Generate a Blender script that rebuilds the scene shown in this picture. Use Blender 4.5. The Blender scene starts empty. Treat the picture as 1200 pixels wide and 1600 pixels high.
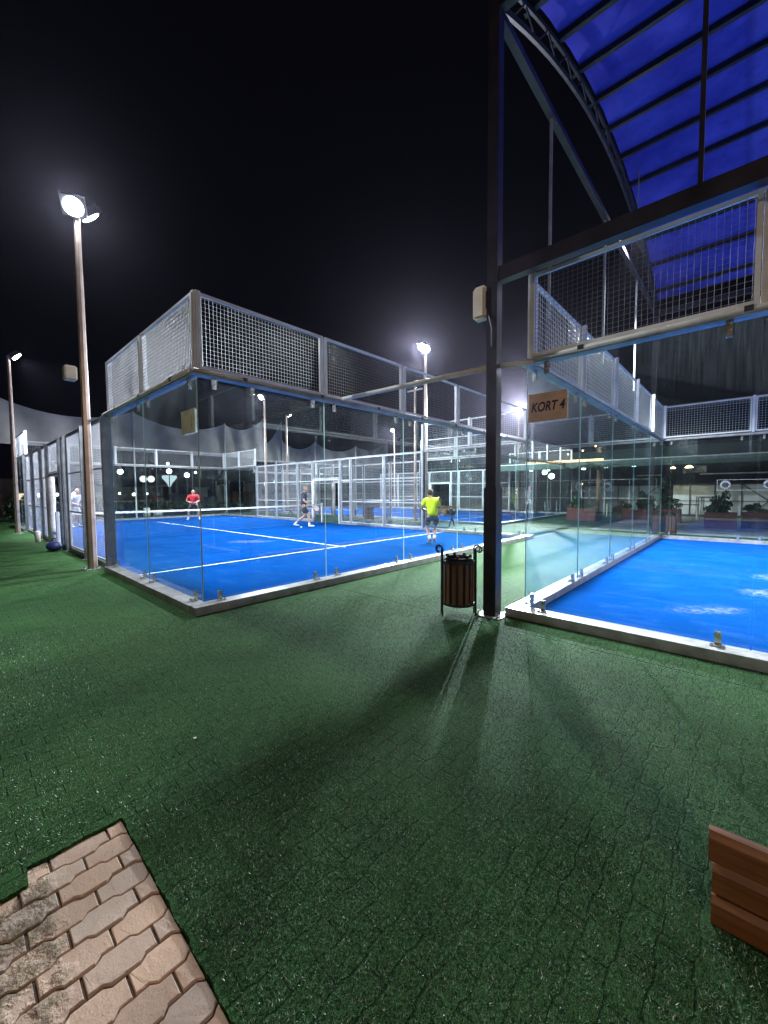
import bpy, bmesh, math, random
from mathutils import Vector, Matrix, Euler
R = math.radians
random.seed(7)
scene = bpy.context.scene
COL = scene.collection

# ------------------------------------------------------------------ camera
cam_d = bpy.data.cameras.new('camera'); cam = bpy.data.objects.new('camera', cam_d); COL.objects.link(cam)
scene.camera = cam
cam_d.sensor_fit = 'HORIZONTAL'; cam_d.sensor_width = 36.0; cam_d.lens = 36.0 * 621.74 / 1200.0
cam_d.clip_start = 0.05; cam_d.clip_end = 2000
YAW, PITCH, ROLL = 0.739877, -0.05296, -0.006895
F0 = Vector((-math.sin(YAW), math.cos(YAW), 0)); R0 = Vector((math.cos(YAW), math.sin(YAW), 0)); ZZ = Vector((0, 0, 1))
FW = F0 * math.cos(PITCH) + ZZ * math.sin(PITCH); UP = -F0 * math.sin(PITCH) + ZZ * math.cos(PITCH)
RT = R0 * math.cos(ROLL) + UP * math.sin(ROLL); UP2 = -R0 * math.sin(ROLL) + UP * math.cos(ROLL)
M = Matrix((RT, UP2, -FW)).transposed().to_4x4(); M.translation = Vector((5.072, -2.1355, 1.5217))
cam.matrix_world = M

# ------------------------------------------------------------------ world (night sky)
w = bpy.data.worlds.new('World'); scene.world = w; w.use_nodes = True
bg = w.node_tree.nodes['Background']; bg.inputs[0].default_value = (0.10, 0.10, 0.24, 1); bg.inputs[1].default_value = 0.008
scene.view_settings.view_transform = 'Standard'; scene.view_settings.look = 'None'
scene.view_settings.exposure = 0.55; scene.view_settings.gamma = 1.0
cy = scene.cycles
cy.transparent_max_bounces = 48; cy.max_bounces = 8; cy.diffuse_bounces = 3; cy.glossy_bounces = 4
cy.caustics_reflective = False; cy.caustics_refractive = False; cy.use_denoising = True
cy.sample_clamp_indirect = 4.0; cy.use_light_tree = True
LAMP_W = 7000.0        # courts' floodlights
ROOF_W = 2800.0        # floodlights under the roof
COOL = (0.86, 0.93, 1.0)

# ------------------------------------------------------------------ node helpers
def new_mat(name):
    m = bpy.data.materials.new(name); m.use_nodes = True
    return m, m.node_tree.nodes, m.node_tree.links, m.node_tree.nodes['Principled BSDF']

def principled(name, col, rough=0.6, metal=0.0, var=0.12, scale=8.0, bump=0.0, bscale=60.0, spec=0.5, emit=None, estr=0.0, col2=None):
    m, N, L, b = new_mat(name)
    b.inputs['Roughness'].default_value = rough; b.inputs['Metallic'].default_value = metal
    b.inputs['Specular IOR Level'].default_value = spec
    tc = N.new('ShaderNodeTexCoord'); nz = N.new('ShaderNodeTexNoise'); nz.inputs['Scale'].default_value = scale
    nz.inputs['Detail'].default_value = 6
    L.new(tc.outputs['Object'], nz.inputs['Vector'])
    rp = N.new('ShaderNodeValToRGB')
    c2 = col2 or tuple(c * (1 + var * 2) for c in col)
    rp.color_ramp.elements[0].position = 0.3; rp.color_ramp.elements[1].position = 0.7
    rp.color_ramp.elements[0].color = (*[c * (1 - var * 1.5) for c in col], 1)
    rp.color_ramp.elements[1].color = (*c2, 1)
    L.new(nz.outputs['Fac'], rp.inputs[0]); L.new(rp.outputs[0], b.inputs['Base Color'])
    if bump > 0:
        n2 = N.new('ShaderNodeTexNoise'); n2.inputs['Scale'].default_value = bscale; n2.inputs['Detail'].default_value = 4
        L.new(tc.outputs['Object'], n2.inputs['Vector'])
        bp = N.new('ShaderNodeBump'); bp.inputs['Strength'].default_value = bump; bp.inputs['Distance'].default_value = 0.01
        L.new(n2.outputs['Fac'], bp.inputs['Height']); L.new(bp.outputs[0], b.inputs['Normal'])
    if emit:
        b.inputs['Emission Color'].default_value = (*emit, 1); b.inputs['Emission Strength'].default_value = estr
    return m

def emission(name, col, strength):
    m, N, L, b = new_mat(name)
    e = N.new('ShaderNodeEmission'); e.inputs[0].default_value = (*col, 1); e.inputs[1].default_value = strength
    L.new(e.outputs[0], N['Material Output'].inputs[0]); N.remove(b)
    return m

def mth(N, L, op, a, b=None, c=None):
    n = N.new('ShaderNodeMath'); n.operation = op
    for i, v in enumerate((a, b, c)):
        if v is None: continue
        if isinstance(v, (int, float)): n.inputs[i].default_value = v
        else: L.new(v, n.inputs[i])
    return n.outputs[0]

def mixc(N, L, f, a, b, mode='MIX'):
    n = N.new('ShaderNodeMix'); n.data_type = 'RGBA'; n.blend_type = mode
    for k, v in ((0, f), (6, a), (7, b)):
        if isinstance(v, (int, float)): n.inputs[k].default_value = v
        elif isinstance(v, tuple): n.inputs[k].default_value = (*v, 1)
        else: L.new(v, n.inputs[k])
    return n.outputs[2]

def noise(N, L, vec, scale, detail=4, rough=0.55):
    n = N.new('ShaderNodeTexNoise'); n.inputs['Scale'].default_value = scale; n.inputs['Detail'].default_value = detail
    n.inputs['Roughness'].default_value = rough
    L.new(vec, n.inputs['Vector']); return n.outputs['Fac']

def maprange(N, L, v, a, b, c=0.0, d=1.0):
    n = N.new('ShaderNodeMapRange'); n.inputs[1].default_value = a; n.inputs[2].default_value = b
    n.inputs[3].default_value = c; n.inputs[4].default_value = d; L.new(v, n.inputs[0]); return n.outputs[0]

# ------------------------------------------------------------------ materials
def turf_material():
    m, N, L, b = new_mat('green_turf')
    g = N.new('ShaderNodeNewGeometry'); P = g.outputs['Position']
    big = noise(N, L, P, 0.55, 5); mid = noise(N, L, P, 4.0, 5); fine = noise(N, L, P, 110.0, 4, 0.75); ff = noise(N, L, P, 260.0, 2, 0.8)
    c = mixc(N, L, maprange(N, L, mid, 0.3, 0.7), (0.0045, 0.026, 0.006), (0.014, 0.062, 0.015))
    c = mixc(N, L, maprange(N, L, noise(N, L, P, 1.6, 5, 0.6), 0.52, 0.68, 0, 0.6), c, (0.004, 0.020, 0.007))
    c = mixc(N, L, maprange(N, L, big, 0.42, 0.62, 0, 0.6), c, (0.048, 0.125, 0.034))
    # fibres: light tips and dark gaps
    c = mixc(N, L, maprange(N, L, fine, 0.46, 0.62, 0, 0.9), c, (0.090, 0.190, 0.070))
    c = mixc(N, L, maprange(N, L, ff, 0.40, 0.52, 0.9, 0.0), c, (0.0015, 0.008, 0.003))
    c = mixc(N, L, maprange(N, L, ff, 0.72, 0.78, 0, 0.4), c, (0.18, 0.30, 0.18))
    # the paver joints underneath show through
    mp = N.new('ShaderNodeMapping'); mp.inputs['Rotation'].default_value = (0, 0, R(90))
    wob = N.new('ShaderNodeTexNoise'); wob.inputs['Scale'].default_value = 9.0; wob.inputs['Detail'].default_value = 3; L.new(P, wob.inputs['Vector'])
    vs = N.new('ShaderNodeVectorMath'); vs.operation = 'SUBTRACT'; L.new(wob.outputs['Color'], vs.inputs[0]); vs.inputs[1].default_value = (0.5, 0.5, 0.5)
    vm = N.new('ShaderNodeVectorMath'); vm.operation = 'SCALE'; L.new(vs.outputs[0], vm.inputs[0]); vm.inputs['Scale'].default_value = 0.005
    va = N.new('ShaderNodeVectorMath'); va.operation = 'ADD'; L.new(P, va.inputs[0]); L.new(vm.outputs[0], va.inputs[1])
    s0 = N.new('ShaderNodeSeparateXYZ'); L.new(va.outputs[0], s0.inputs[0])
    wv = mth(N, L, 'SINE', mth(N, L, 'MULTIPLY', mth(N, L, 'SUBTRACT', s0.outputs[1], 0.03), 2 * math.pi / 0.2))
    wv = mth(N, L, 'MULTIPLY', mth(N, L, 'MAXIMUM', mth(N, L, 'MINIMUM', mth(N, L, 'MULTIPLY', wv, 3.0), 1.0), -1.0), 0.0055)
    c0 = N.new('ShaderNodeCombineXYZ'); L.new(mth(N, L, 'SUBTRACT', s0.outputs[0], wv), c0.inputs[0]); L.new(s0.outputs[1], c0.inputs[1])
    L.new(c0.outputs[0], mp.inputs['Vector'])
    br = N.new('ShaderNodeTexBrick'); br.offset = 0.5; br.inputs['Scale'].default_value = 1.0
    br.inputs['Brick Width'].default_value = 0.2; br.inputs['Row Height'].default_value = 0.1
    br.inputs['Mortar Size'].default_value = 0.0052; br.inputs['Mortar Smooth'].default_value = 0.6
    L.new(mp.outputs[0], br.inputs['Vector'])
    patch = maprange(N, L, noise(N, L, P, 1.8, 4, 0.6), 0.38, 0.58, 0.3, 1.0)
    jm = mth(N, L, 'MULTIPLY', br.outputs['Fac'], patch)
    c = mixc(N, L, mth(N, L, 'MULTIPLY', jm, 0.62), c, (0.003, 0.012, 0.005))
    # seams between turf rolls (4 m apart)
    sx = N.new('ShaderNodeSeparateXYZ'); L.new(P, sx.inputs[0])
    def seam(out, period, off):
        t = mth(N, L, 'PINGPONG', mth(N, L, 'ADD', out, off), period / 2)
        return maprange(N, L, t, 0.003, 0.012, 1, 0)
    s = mth(N, L, 'MAXIMUM', seam(sx.outputs[1], 4.0, 2.1), seam(sx.outputs[0], 25.0, 9.72 - 0.6))
    c = mixc(N, L, mth(N, L, 'MULTIPLY', mth(N, L, 'MULTIPLY', s, maprange(N, L, big, 0.4, 0.6)), 0.7), c, (0.004, 0.016, 0.006))
    L.new(c, b.inputs['Base Color'])
    b.inputs['Roughness'].default_value = 0.7; b.inputs['Specular IOR Level'].default_value = 0.05
    h = mth(N, L, 'ADD', mth(N, L, 'MULTIPLY', fine, 0.5), mth(N, L, 'MULTIPLY', ff, 0.5))
    h = mth(N, L, 'SUBTRACT', h, mth(N, L, 'MULTIPLY', jm, 0.6))
    h = mth(N, L, 'SUBTRACT', h, mth(N, L, 'MULTIPLY', s, 1.0))
    h = mth(N, L, 'ADD', h, mth(N, L, 'MULTIPLY', mid, 1.2))
    bp = N.new('ShaderNodeBump'); bp.inputs['Strength'].default_value = 0.85; bp.inputs['Distance'].default_value = 0.012
    L.new(h, bp.inputs['Height']); L.new(bp.outputs[0], b.inputs['Normal'])
    return m

def court_material():
    m, N, L, b = new_mat('blue_court')
    g = N.new('ShaderNodeNewGeometry'); P = g.outputs['Position']
    big = noise(N, L, P, 0.8, 4); fine = noise(N, L, P, 160.0, 3, 0.7)
    c = mixc(N, L, maprange(N, L, big, 0.3, 0.7), (0.001, 0.033, 0.155), (0.0015, 0.043, 0.205))
    c = mixc(N, L, maprange(N, L, fine, 0.4, 0.7, 0, 0.30), c, (0.004, 0.058, 0.25))
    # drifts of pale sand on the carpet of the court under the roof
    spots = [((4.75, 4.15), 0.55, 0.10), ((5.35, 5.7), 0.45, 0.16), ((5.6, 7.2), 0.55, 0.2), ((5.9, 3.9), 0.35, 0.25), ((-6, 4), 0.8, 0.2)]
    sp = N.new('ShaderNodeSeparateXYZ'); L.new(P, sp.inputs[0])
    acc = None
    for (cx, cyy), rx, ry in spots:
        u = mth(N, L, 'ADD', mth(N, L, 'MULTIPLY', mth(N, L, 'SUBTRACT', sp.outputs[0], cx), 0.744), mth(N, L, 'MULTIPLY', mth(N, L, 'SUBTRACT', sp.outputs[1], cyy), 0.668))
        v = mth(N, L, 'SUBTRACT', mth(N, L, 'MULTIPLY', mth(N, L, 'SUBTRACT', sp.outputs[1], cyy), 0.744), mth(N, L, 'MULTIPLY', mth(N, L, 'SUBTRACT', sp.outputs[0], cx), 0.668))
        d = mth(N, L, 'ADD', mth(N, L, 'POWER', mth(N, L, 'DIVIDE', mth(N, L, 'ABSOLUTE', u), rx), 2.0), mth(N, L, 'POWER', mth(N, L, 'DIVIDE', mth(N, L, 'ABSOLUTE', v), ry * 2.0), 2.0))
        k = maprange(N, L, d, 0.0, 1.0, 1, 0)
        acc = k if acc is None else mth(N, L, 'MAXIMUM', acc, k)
    sn = maprange(N, L, noise(N, L, P, 13.0, 7, 0.75), 0.44, 0.68)
    # seams of the carpet and scuffed playing zones
    sm_ = mth(N, L, 'PINGPONG', mth(N, L, 'ADD', sp.outputs[0], 0.4), 1.65)
    c = mixc(N, L, maprange(N, L, sm_, 0.004, 0.012, 0.5, 0), c, (0.001, 0.018, 0.09))
    stv = N.new('ShaderNodeMapping'); stv.inputs['Scale'].default_value = (1.2, 4.0, 1); stv.inputs['Rotation'].default_value = (0, 0, 0.5); L.new(P, stv.inputs['Vector'])
    c = mixc(N, L, maprange(N, L, noise(N, L, stv.outputs[0], 1.3, 7, 0.7), 0.52, 0.72, 0, 0.35), c, (0.03, 0.10, 0.30))
    c = mixc(N, L, maprange(N, L, noise(N, L, P, 2.6, 6, 0.65), 0.52, 0.7, 0, 0.4), c, (0.0008, 0.024, 0.125))
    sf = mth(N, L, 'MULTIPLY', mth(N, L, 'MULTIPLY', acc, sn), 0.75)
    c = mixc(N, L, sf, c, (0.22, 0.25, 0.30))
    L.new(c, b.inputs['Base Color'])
    b.inputs['Roughness'].default_value = 0.9; b.inputs['Specular IOR Level'].default_value = 0.0
    bp = N.new('ShaderNodeBump'); bp.inputs['Strength'].default_value = 0.4; bp.inputs['Distance'].default_value = 0.006
    L.new(fine, bp.inputs['Height']); L.new(bp.outputs[0], b.inputs['Normal'])
    return m

def glass_material():
    """thin clear pane: Fresnel mix of see-through and mirror, with dew streaks near the top"""
    m, N, L, b = new_mat('pane_glass'); N.remove(b)
    tr = N.new('ShaderNodeBsdfTransparent'); tr.inputs[0].default_value = (0.955, 0.985, 0.975, 1)
    gl = N.new('ShaderNodeBsdfGlossy'); gl.inputs['Roughness'].default_value = 0.015; gl.inputs['Color'].default_value = (0.9, 1.0, 0.98, 1)
    g = N.new('ShaderNodeNewGeometry')
    fr = N.new('ShaderNodeFresnel'); L.new(maprange(N, L, g.outputs['Backfacing'], 0, 1, 1.5, 1 / 1.5), fr.inputs[0])
    mx = N.new('ShaderNodeMixShader'); L.new(fr.outputs[0], mx.inputs[0]); L.new(tr.outputs[0], mx.inputs[1]); L.new(gl.outputs[0], mx.inputs[2])
    P = g.outputs['Position']; sp = N.new('ShaderNodeSeparateXYZ'); L.new(P, sp.inputs[0])
    st = N.new('ShaderNodeMapping'); st.inputs['Scale'].default_value = (75, 75, 2.6); L.new(P, st.inputs['Vector'])
    streak = noise(N, L, st.outputs[0], 1.0, 5, 0.65)
    blot = noise(N, L, P, 1.1, 3)
    top = maprange(N, L, mth(N, L, 'ADD', sp.outputs[2], mth(N, L, 'MULTIPLY', streak, 1.0)), 2.5, 3.6)
    dew = mth(N, L, 'MULTIPLY', top, maprange(N, L, streak, 0.40, 0.66, 0.35, 1.0))
    dew = mth(N, L, 'MULTIPLY', dew, maprange(N, L, blot, 0.35, 0.6, 0.3, 1.0))
    dust = mth(N, L, 'MULTIPLY', maprange(N, L, noise(N, L, P, 5.0, 6, 0.7), 0.4, 0.8), 0.004)
    f = mth(N, L, 'MINIMUM', mth(N, L, 'ADD', mth(N, L, 'MULTIPLY', dew, 0.030), dust), 0.6)
    tl = N.new('ShaderNodeBsdfTranslucent'); tl.inputs[0].default_value = (0.75, 0.85, 0.95, 1)
    df = N.new('ShaderNodeBsdfDiffuse'); df.inputs[0].default_value = (0.75, 0.85, 0.95, 1)
    m2 = N.new('ShaderNodeMixShader'); m2.inputs[0].default_value = 0.5; L.new(tl.outputs[0], m2.inputs[1]); L.new(df.outputs[0], m2.inputs[2])
    m3 = N.new('ShaderNodeMixShader'); L.new(f, m3.inputs[0]); L.new(mx.outputs[0], m3.inputs[1]); L.new(m2.outputs[0], m3.inputs[2])
    L.new(m3.outputs[0], N['Material Output'].inputs[0])
    return m

def netting_material(name, col, cover):
    m, N, L, b = new_mat(name); N.remove(b)
    tr = N.new('ShaderNodeBsdfTransparent')
    tl = N.new('ShaderNodeBsdfTranslucent'); tl.inputs[0].default_value = (*col, 1)
    df = N.new('ShaderNodeBsdfDiffuse'); df.inputs[0].default_value = (*col, 1)
    m2 = N.new('ShaderNodeMixShader'); m2.inputs[0].default_value = 0.65; L.new(tl.outputs[0], m2.inputs[1]); L.new(df.outputs[0], m2.inputs[2])
    g = N.new('ShaderNodeNewGeometry'); n = noise(N, L, g.outputs['Position'], 1.3, 5)
    m3 = N.new('ShaderNodeMixShader'); L.new(maprange(N, L, n, 0.3, 0.7, cover - 0.12, cover + 0.12), m3.inputs[0])
    L.new(tr.outputs[0], m3.inputs[1]); L.new(m2.outputs[0], m3.inputs[2]); L.new(m3.outputs[0], N['Material Output'].inputs[0])
    return m

def roof_material():
    m, N, L, b = new_mat('blue_membrane'); N.remove(b)
    g = N.new('ShaderNodeNewGeometry'); n = noise(N, L, g.outputs['Position'], 0.9, 6)
    sp = N.new('ShaderNodeSeparateXYZ'); L.new(g.outputs['Position'], sp.inputs[0])
    c = mixc(N, L, maprange(N, L, n, 0.36, 0.64), (0.06, 0.06, 0.40), (0.14, 0.13, 0.64))
    # welded sheets: every second one a little paler, grime along the welds
    pp = mth(N, L, 'PINGPONG', mth(N, L, 'ADD', sp.outputs[0], -0.68), 2.1)
    c = mixc(N, L, maprange(N, L, mth(N, L, 'FRACT', mth(N, L, 'DIVIDE', mth(N, L, 'ADD', sp.outputs[0], -0.68), 8.4)), 0.495, 0.505, 0, 0.35), c, (0.20, 0.18, 0.62))
    c = mixc(N, L, maprange(N, L, pp, 0.02, 0.09, 0.35, 0), c, (0.03, 0.03, 0.16))
    c = mixc(N, L, maprange(N, L, noise(N, L, g.outputs['Position'], 3.5, 7, 0.7), 0.5, 0.75, 0, 0.5), c, (0.04, 0.035, 0.22))
    tl = N.new('ShaderNodeBsdfTranslucent'); df = N.new('ShaderNodeBsdfDiffuse'); L.new(c, tl.inputs[0]); L.new(c, df.inputs[0])
    m2 = N.new('ShaderNodeMixShader'); m2.inputs[0].default_value = 0.8; L.new(tl.outputs[0], m2.inputs[1]); L.new(df.outputs[0], m2.inputs[2])
    L.new(m2.outputs[0], N['Material Output'].inputs[0])
    return m

def paver_material():
    m, N, L, b = new_mat('paver_concrete')
    g = N.new('ShaderNodeNewGeometry'); P = g.outputs['Position']
    isl = g.outputs['Random Per Island']
    c = mixc(N, L, isl, (0.38, 0.25, 0.18), (0.60, 0.39, 0.26))
    wn = N.new('ShaderNodeTexWhiteNoise'); wn.noise_dimensions = '1D'; L.new(isl, wn.inputs['W'])
    c = mixc(N, L, maprange(N, L, wn.outputs['Value'], 0.4, 1.0, 0, 0.6), c, (0.42, 0.35, 0.30))
    n1 = noise(N, L, P, 18, 6, 0.65); n2 = noise(N, L, P, 150, 3)
    c = mixc(N, L, maprange(N, L, n1, 0.35, 0.75, 0, 0.35), c, (0.52, 0.38, 0.31))
    c = mixc(N, L, maprange(N, L, n2, 0.62, 0.72, 0, 0.6), c, (0.16, 0.10, 0.075))
    # spread mortar and moss over the pavers left of the edge row
    sp = N.new('ShaderNodeSeparateXYZ'); L.new(P, sp.inputs[0])
    k = maprange(N, L, mth(N, L, 'ADD', mth(N, L, 'ADD', mth(N, L, 'MULTIPLY', sp.outputs[1], -1.0), mth(N, L, 'MULTIPLY', sp.outputs[0], -0.10)), mth(N, L, 'MULTIPLY', noise(N, L, P, 6, 4), 0.16)), 1.655, 1.70)
    k = mth(N, L, 'MULTIPLY', k, maprange(N, L, noise(N, L, P, 9, 5, 0.6), 0.42, 0.56))
    c = mixc(N, L, mth(N, L, 'MULTIPLY', k, 0.85), c, mixc(N, L, maprange(N, L, noise(N, L, P, 45, 5, 0.7), 0.35, 0.65), (0.05, 0.033, 0.018), (0.36, 0.27, 0.17)))
    L.new(c, b.inputs['Base Color']); b.inputs['Roughness'].default_value = 0.85
    h = mth(N, L, 'ADD', mth(N, L, 'MULTIPLY', n1, 1.0), mth(N, L, 'MULTIPLY', n2, 0.3))
    h = mth(N, L, 'ADD', h, mth(N, L, 'MULTIPLY', k, mth(N, L, 'MULTIPLY', noise(N, L, P, 30, 5, 0.7), 5.0)))
    bp = N.new('ShaderNodeBump'); bp.inputs['Strength'].default_value = 0.55; bp.inputs['Distance'].default_value = 0.006
    L.new(h, bp.inputs['Height']); L.new(bp.outputs[0], b.inputs['Normal'])
    return m

def wood_material(name, c1, c2, axis=0, rough=0.45):
    m, N, L, b = new_mat(name)
    tc = N.new('ShaderNodeTexCoord'); mp = N.new('ShaderNodeMapping'); s = [38, 38, 38]; s[axis] = 2.2
    mp.inputs['Scale'].default_value = s; L.new(tc.outputs['Object'], mp.inputs['Vector'])
    n = noise(N, L, mp.outputs[0], 1.0, 6, 0.6); n2 = noise(N, L, tc.outputs['Object'], 6, 3)
    c = mixc(N, L, maprange(N, L, n, 0.3, 0.7), c1, c2)
    c = mixc(N, L, maprange(N, L, n2, 0.4, 0.7, 0, 0.35), c, tuple(x * 0.5 for x in c1))
    L.new(c, b.inputs['Base Color']); b.inputs['Roughness'].default_value = rough
    bp = N.new('ShaderNodeBump'); bp.inputs['Strength'].default_value = 0.3; bp.inputs['Distance'].default_value = 0.003
    L.new(n, bp.inputs['Height']); L.new(bp.outputs[0], b.inputs['Normal'])
    return m

TURF = turf_material(); COURT = court_material(); GLASS = glass_material(); PAVER = paver_material(); ROOF = roof_material()
NETTING = netting_material('ball_netting', (0.62, 0.60, 0.58), 0.68)
WIRE = principled('galvanised_wire', (0.60, 0.61, 0.64), 0.45, 0.3, 0.05)
STEEL = principled('galvanised_steel', (0.30, 0.31, 0.34), 0.42, 0.35, 0.16, 5.0, 0.08)
WHITEST = principled('white_painted_steel', (0.62, 0.62, 0.64), 0.4, 0.1, 0.08, 4.0, 0.05)
RAIL = principled('rail_steel', (0.30, 0.29, 0.30), 0.4, 0.4, 0.18, 6.0, 0.08)
TUBE = principled('pale_tube', (0.60, 0.56, 0.50), 0.45, 0.0, 0.10, 6.0)
POLE = principled('lamp_pole_paint', (0.42, 0.33, 0.29), 0.38, 0.4, 0.15, 3.0, 0.05)
MAST = principled('dark_mast_paint', (0.028, 0.023, 0.032), 0.35, 0.4, 0.25, 4.0, 0.06)
DARK = principled('dark_steel', (0.045, 0.045, 0.055), 0.45, 0.5, 0.2, 6.0)
CHROME = principled('bright_clamp_steel', (0.62, 0.60, 0.58), 0.25, 0.85, 0.1, 20.0)
BLACK = principled('black_iron', (0.018, 0.018, 0.02), 0.42, 0.3, 0.2, 12.0, 0.05)
LINE = principled('white_line_paint', (0.78, 0.80, 0.82), 0.7, 0.0, 0.05, 30.0)
PLAST = principled('cream_plastic', (0.70, 0.62, 0.52), 0.45, 0.0, 0.06, 6.0)
WHITEP = principled('white_plastic', (0.75, 0.75, 0.76), 0.4, 0.0, 0.05, 6.0)
SIGNM = principled('sign_board', (0.72, 0.48, 0.40), 0.5, 0.0, 0.12, 5.0)
SIGNP = principled('pale_sign_board', (0.88, 0.84, 0.82), 0.5, 0.0, 0.12, 5.0)
INK = principled('sign_ink', (0.035, 0.018, 0.05), 0.5, 0.0, 0.1, 10.0)
NETBLK = principled('net_cord', (0.02, 0.02, 0.025), 0.8)
TAPE = principled('net_tape', (0.80, 0.80, 0.80), 0.7)
PAD = principled('foam_padding', (0.68, 0.64, 0.62), 0.8, 0.0, 0.1, 9.0, 0.4, 14.0)
BIN_W = wood_material('bin_slats', (0.075, 0.030, 0.016), (0.16, 0.07, 0.035), 2)
BENCH_W = wood_material('bench_slats', (0.16, 0.085, 0.04), (0.28, 0.17, 0.09), 0)
PLANK = wood_material('orange_planks', (0.13, 0.040, 0.014), (0.33, 0.135, 0.05), 0, 0.4)
LENS = emission('lamp_lens', (0.90, 0.95, 1.0), 140.0)
PAVE = principled('grey_paving', (0.30, 0.30, 0.29), 0.8, 0.0, 0.2, 1.5, 0.3, 40.0)
ASPH = principled('dark_ground', (0.035, 0.037, 0.036), 0.85, 0.0, 0.3, 0.5, 0.3, 30.0)
LEAF = principled('hedge_leaf', (0.018, 0.045, 0.018), 0.6, 0.0, 0.5, 3.0)
BARK = principled('palm_bark', (0.12, 0.075, 0.05), 0.85, 0.0, 0.3, 9.0, 0.6, 20.0)
RED = principled('red_planter', (0.10, 0.018, 0.015), 0.6, 0.0, 0.2, 4.0, 0.1)
CANOPY = principled('green_awning', (0.055, 0.10, 0.085), 0.7, 0.0, 0.2, 2.0)
WALLW = principled('pale_wall_panel', (0.50, 0.53, 0.54), 0.7, 0.0, 0.12, 1.6)
GREYB = principled('grey_cabinet', (0.28, 0.29, 0.29), 0.6, 0.0, 0.15, 3.0)
GREENB = principled('grey_green_panel', (0.22, 0.26, 0.24), 0.6, 0.0, 0.12, 2.0)
BLUEB = principled('blue_bin_plastic', (0.05, 0.07, 0.20), 0.5)
ROOFD = principled('dark_roof', (0.05, 0.045, 0.05), 0.8)

# ------------------------------------------------------------------ mesh helpers
class MB:
    def __init__(s): s.v = []; s.f = []
    def box(s, x0, x1, y0, y1, z0, z1, M=None):
        b = len(s.v)
        pts = [(x, y, z) for z in (z0, z1) for y in (y0, y1) for x in (x0, x1)]
        if M: pts = [tuple(M @ Vector(p)) for p in pts]
        s.v += pts
        s.f += [tuple(b + i for i in q) for q in ((0, 2, 3, 1), (4, 5, 7, 6), (0, 1, 5, 4), (2, 6, 7, 3), (0, 4, 6, 2), (1, 3, 7, 5))]
        return s
    def bar(s, a, b_, t, t2=None):
        """square bar from a to b"""
        a = Vector(a); b_ = Vector(b_); d = (b_ - a); ln = d.length
        if ln < 1e-6: return s
        q = d.to_track_quat('Z', 'Y').to_matrix().to_4x4(); q.translation = a
        t2 = t2 or t
        return s.box(-t / 2, t / 2, -t2 / 2, t2 / 2, 0, ln, q)
    def tube(s, pts, rad, n=8, caps=True):
        pts = [Vector(p) for p in pts]
        if not isinstance(rad, (list, tuple)): rad = [rad] * len(pts)
        b = len(s.v)
        up = None
        for i, p in enumerate(pts):
            if i == 0: d = pts[1] - p
            elif i == len(pts) - 1: d = p - pts[i - 1]
            else: d = (pts[i + 1] - pts[i]).normalized() + (p - pts[i - 1]).normalized()
            d.normalize()
            if up is None:
                up = Vector((0, 0, 1)) if abs(d.z) < 0.9 else Vector((1, 0, 0))
            x = d.cross(up).normalized(); up = x.cross(d).normalized()
            for k in range(n):
                a = 2 * math.pi * k / n
                s.v.append(tuple(p + (x * math.cos(a) + up * math.sin(a)) * rad[i]))
        for i in range(len(pts) - 1):
            for k in range(n):
                k2 = (k + 1) % n
                s.f.append((b + i * n + k, b + i * n + k2, b + (i + 1) * n + k2, b + (i + 1) * n + k))
        if caps:
            s.f.append(tuple(b + k for k in reversed(range(n)))); e = b + (len(pts) - 1) * n
            s.f.append(tuple(e + k for k in range(n)))
        return s
    def lathe(s, prof, n=16, c=(0, 0, 0)):
        b = len(s.v)
        for r, z in prof:
            for k in range(n):
                a = 2 * math.pi * k / n
                s.v.append((c[0] + r * math.cos(a), c[1] + r * math.sin(a), c[2] + z))
        for i in range(len(prof) - 1):
            for k in range(n):
                k2 = (k + 1) % n
                s.f.append((b + i * n + k, b + i * n + k2, b + (i + 1) * n + k2, b + (i + 1) * n + k))
        return s
    def ball(s, c, rx, ry, rz, n=12, m=8, M=None):
        b = len(s.v); c = Vector(c)
        for i in range(m + 1):
            t = math.pi * i / m
            for k in range(n):
                a = 2 * math.pi * k / n
                p = Vector((rx * math.sin(t) * math.cos(a), ry * math.sin(t) * math.sin(a), rz * math.cos(t)))
                if M: p = M @ p
                s.v.append(tuple(c + p))
        for i in range(m):
            for k in range(n):
                k2 = (k + 1) % n
                s.f.append((b + i * n + k, b + (i + 1) * n + k, b + (i + 1) * n + k2, b + i * n + k2))
        return s
    def prism(s, poly, z0, z1):
        b = len(s.v); n = len(poly)
        s.v += [(x, y, z0) for x, y in poly] + [(x, y, z1) for x, y in poly]
        s.f.append(tuple(b + k for k in reversed(range(n)))); s.f.append(tuple(b + n + k for k in range(n)))
        for k in range(n):
            k2 = (k + 1) % n; s.f.append((b + k, b + k2, b + n + k2, b + n + k))
        return s
    def mesh(s, name, mat, smooth=False, bevel=0.0):
        me = bpy.data.meshes.new(name); me.from_pydata(s.v, [], s.f); me.materials.append(mat)
        if bevel > 0:
            bm = bmesh.new(); bm.from_mesh(me)
            bmesh.ops.bevel(bm, geom=list(bm.edges), offset=bevel, segments=2, affect='EDGES', clamp_overlap=True)
            bm.to_mesh(me); bm.free()
        if smooth:
            for p in me.polygons: p.use_smooth = True
        me.update(); return me
    def build(s, name, mat, parent=None, smooth=False, bevel=0.0, loc=None):
        return link(s.mesh(name, mat, smooth, bevel), name, parent, loc)

def link(me, name, parent=None, loc=None, rot=None):
    o = bpy.data.objects.new(name, me); COL.objects.link(o)
    if parent: o.parent = parent
    if loc is not None: o.location = loc
    if rot is not None: o.rotation_euler = rot
    return o

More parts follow.
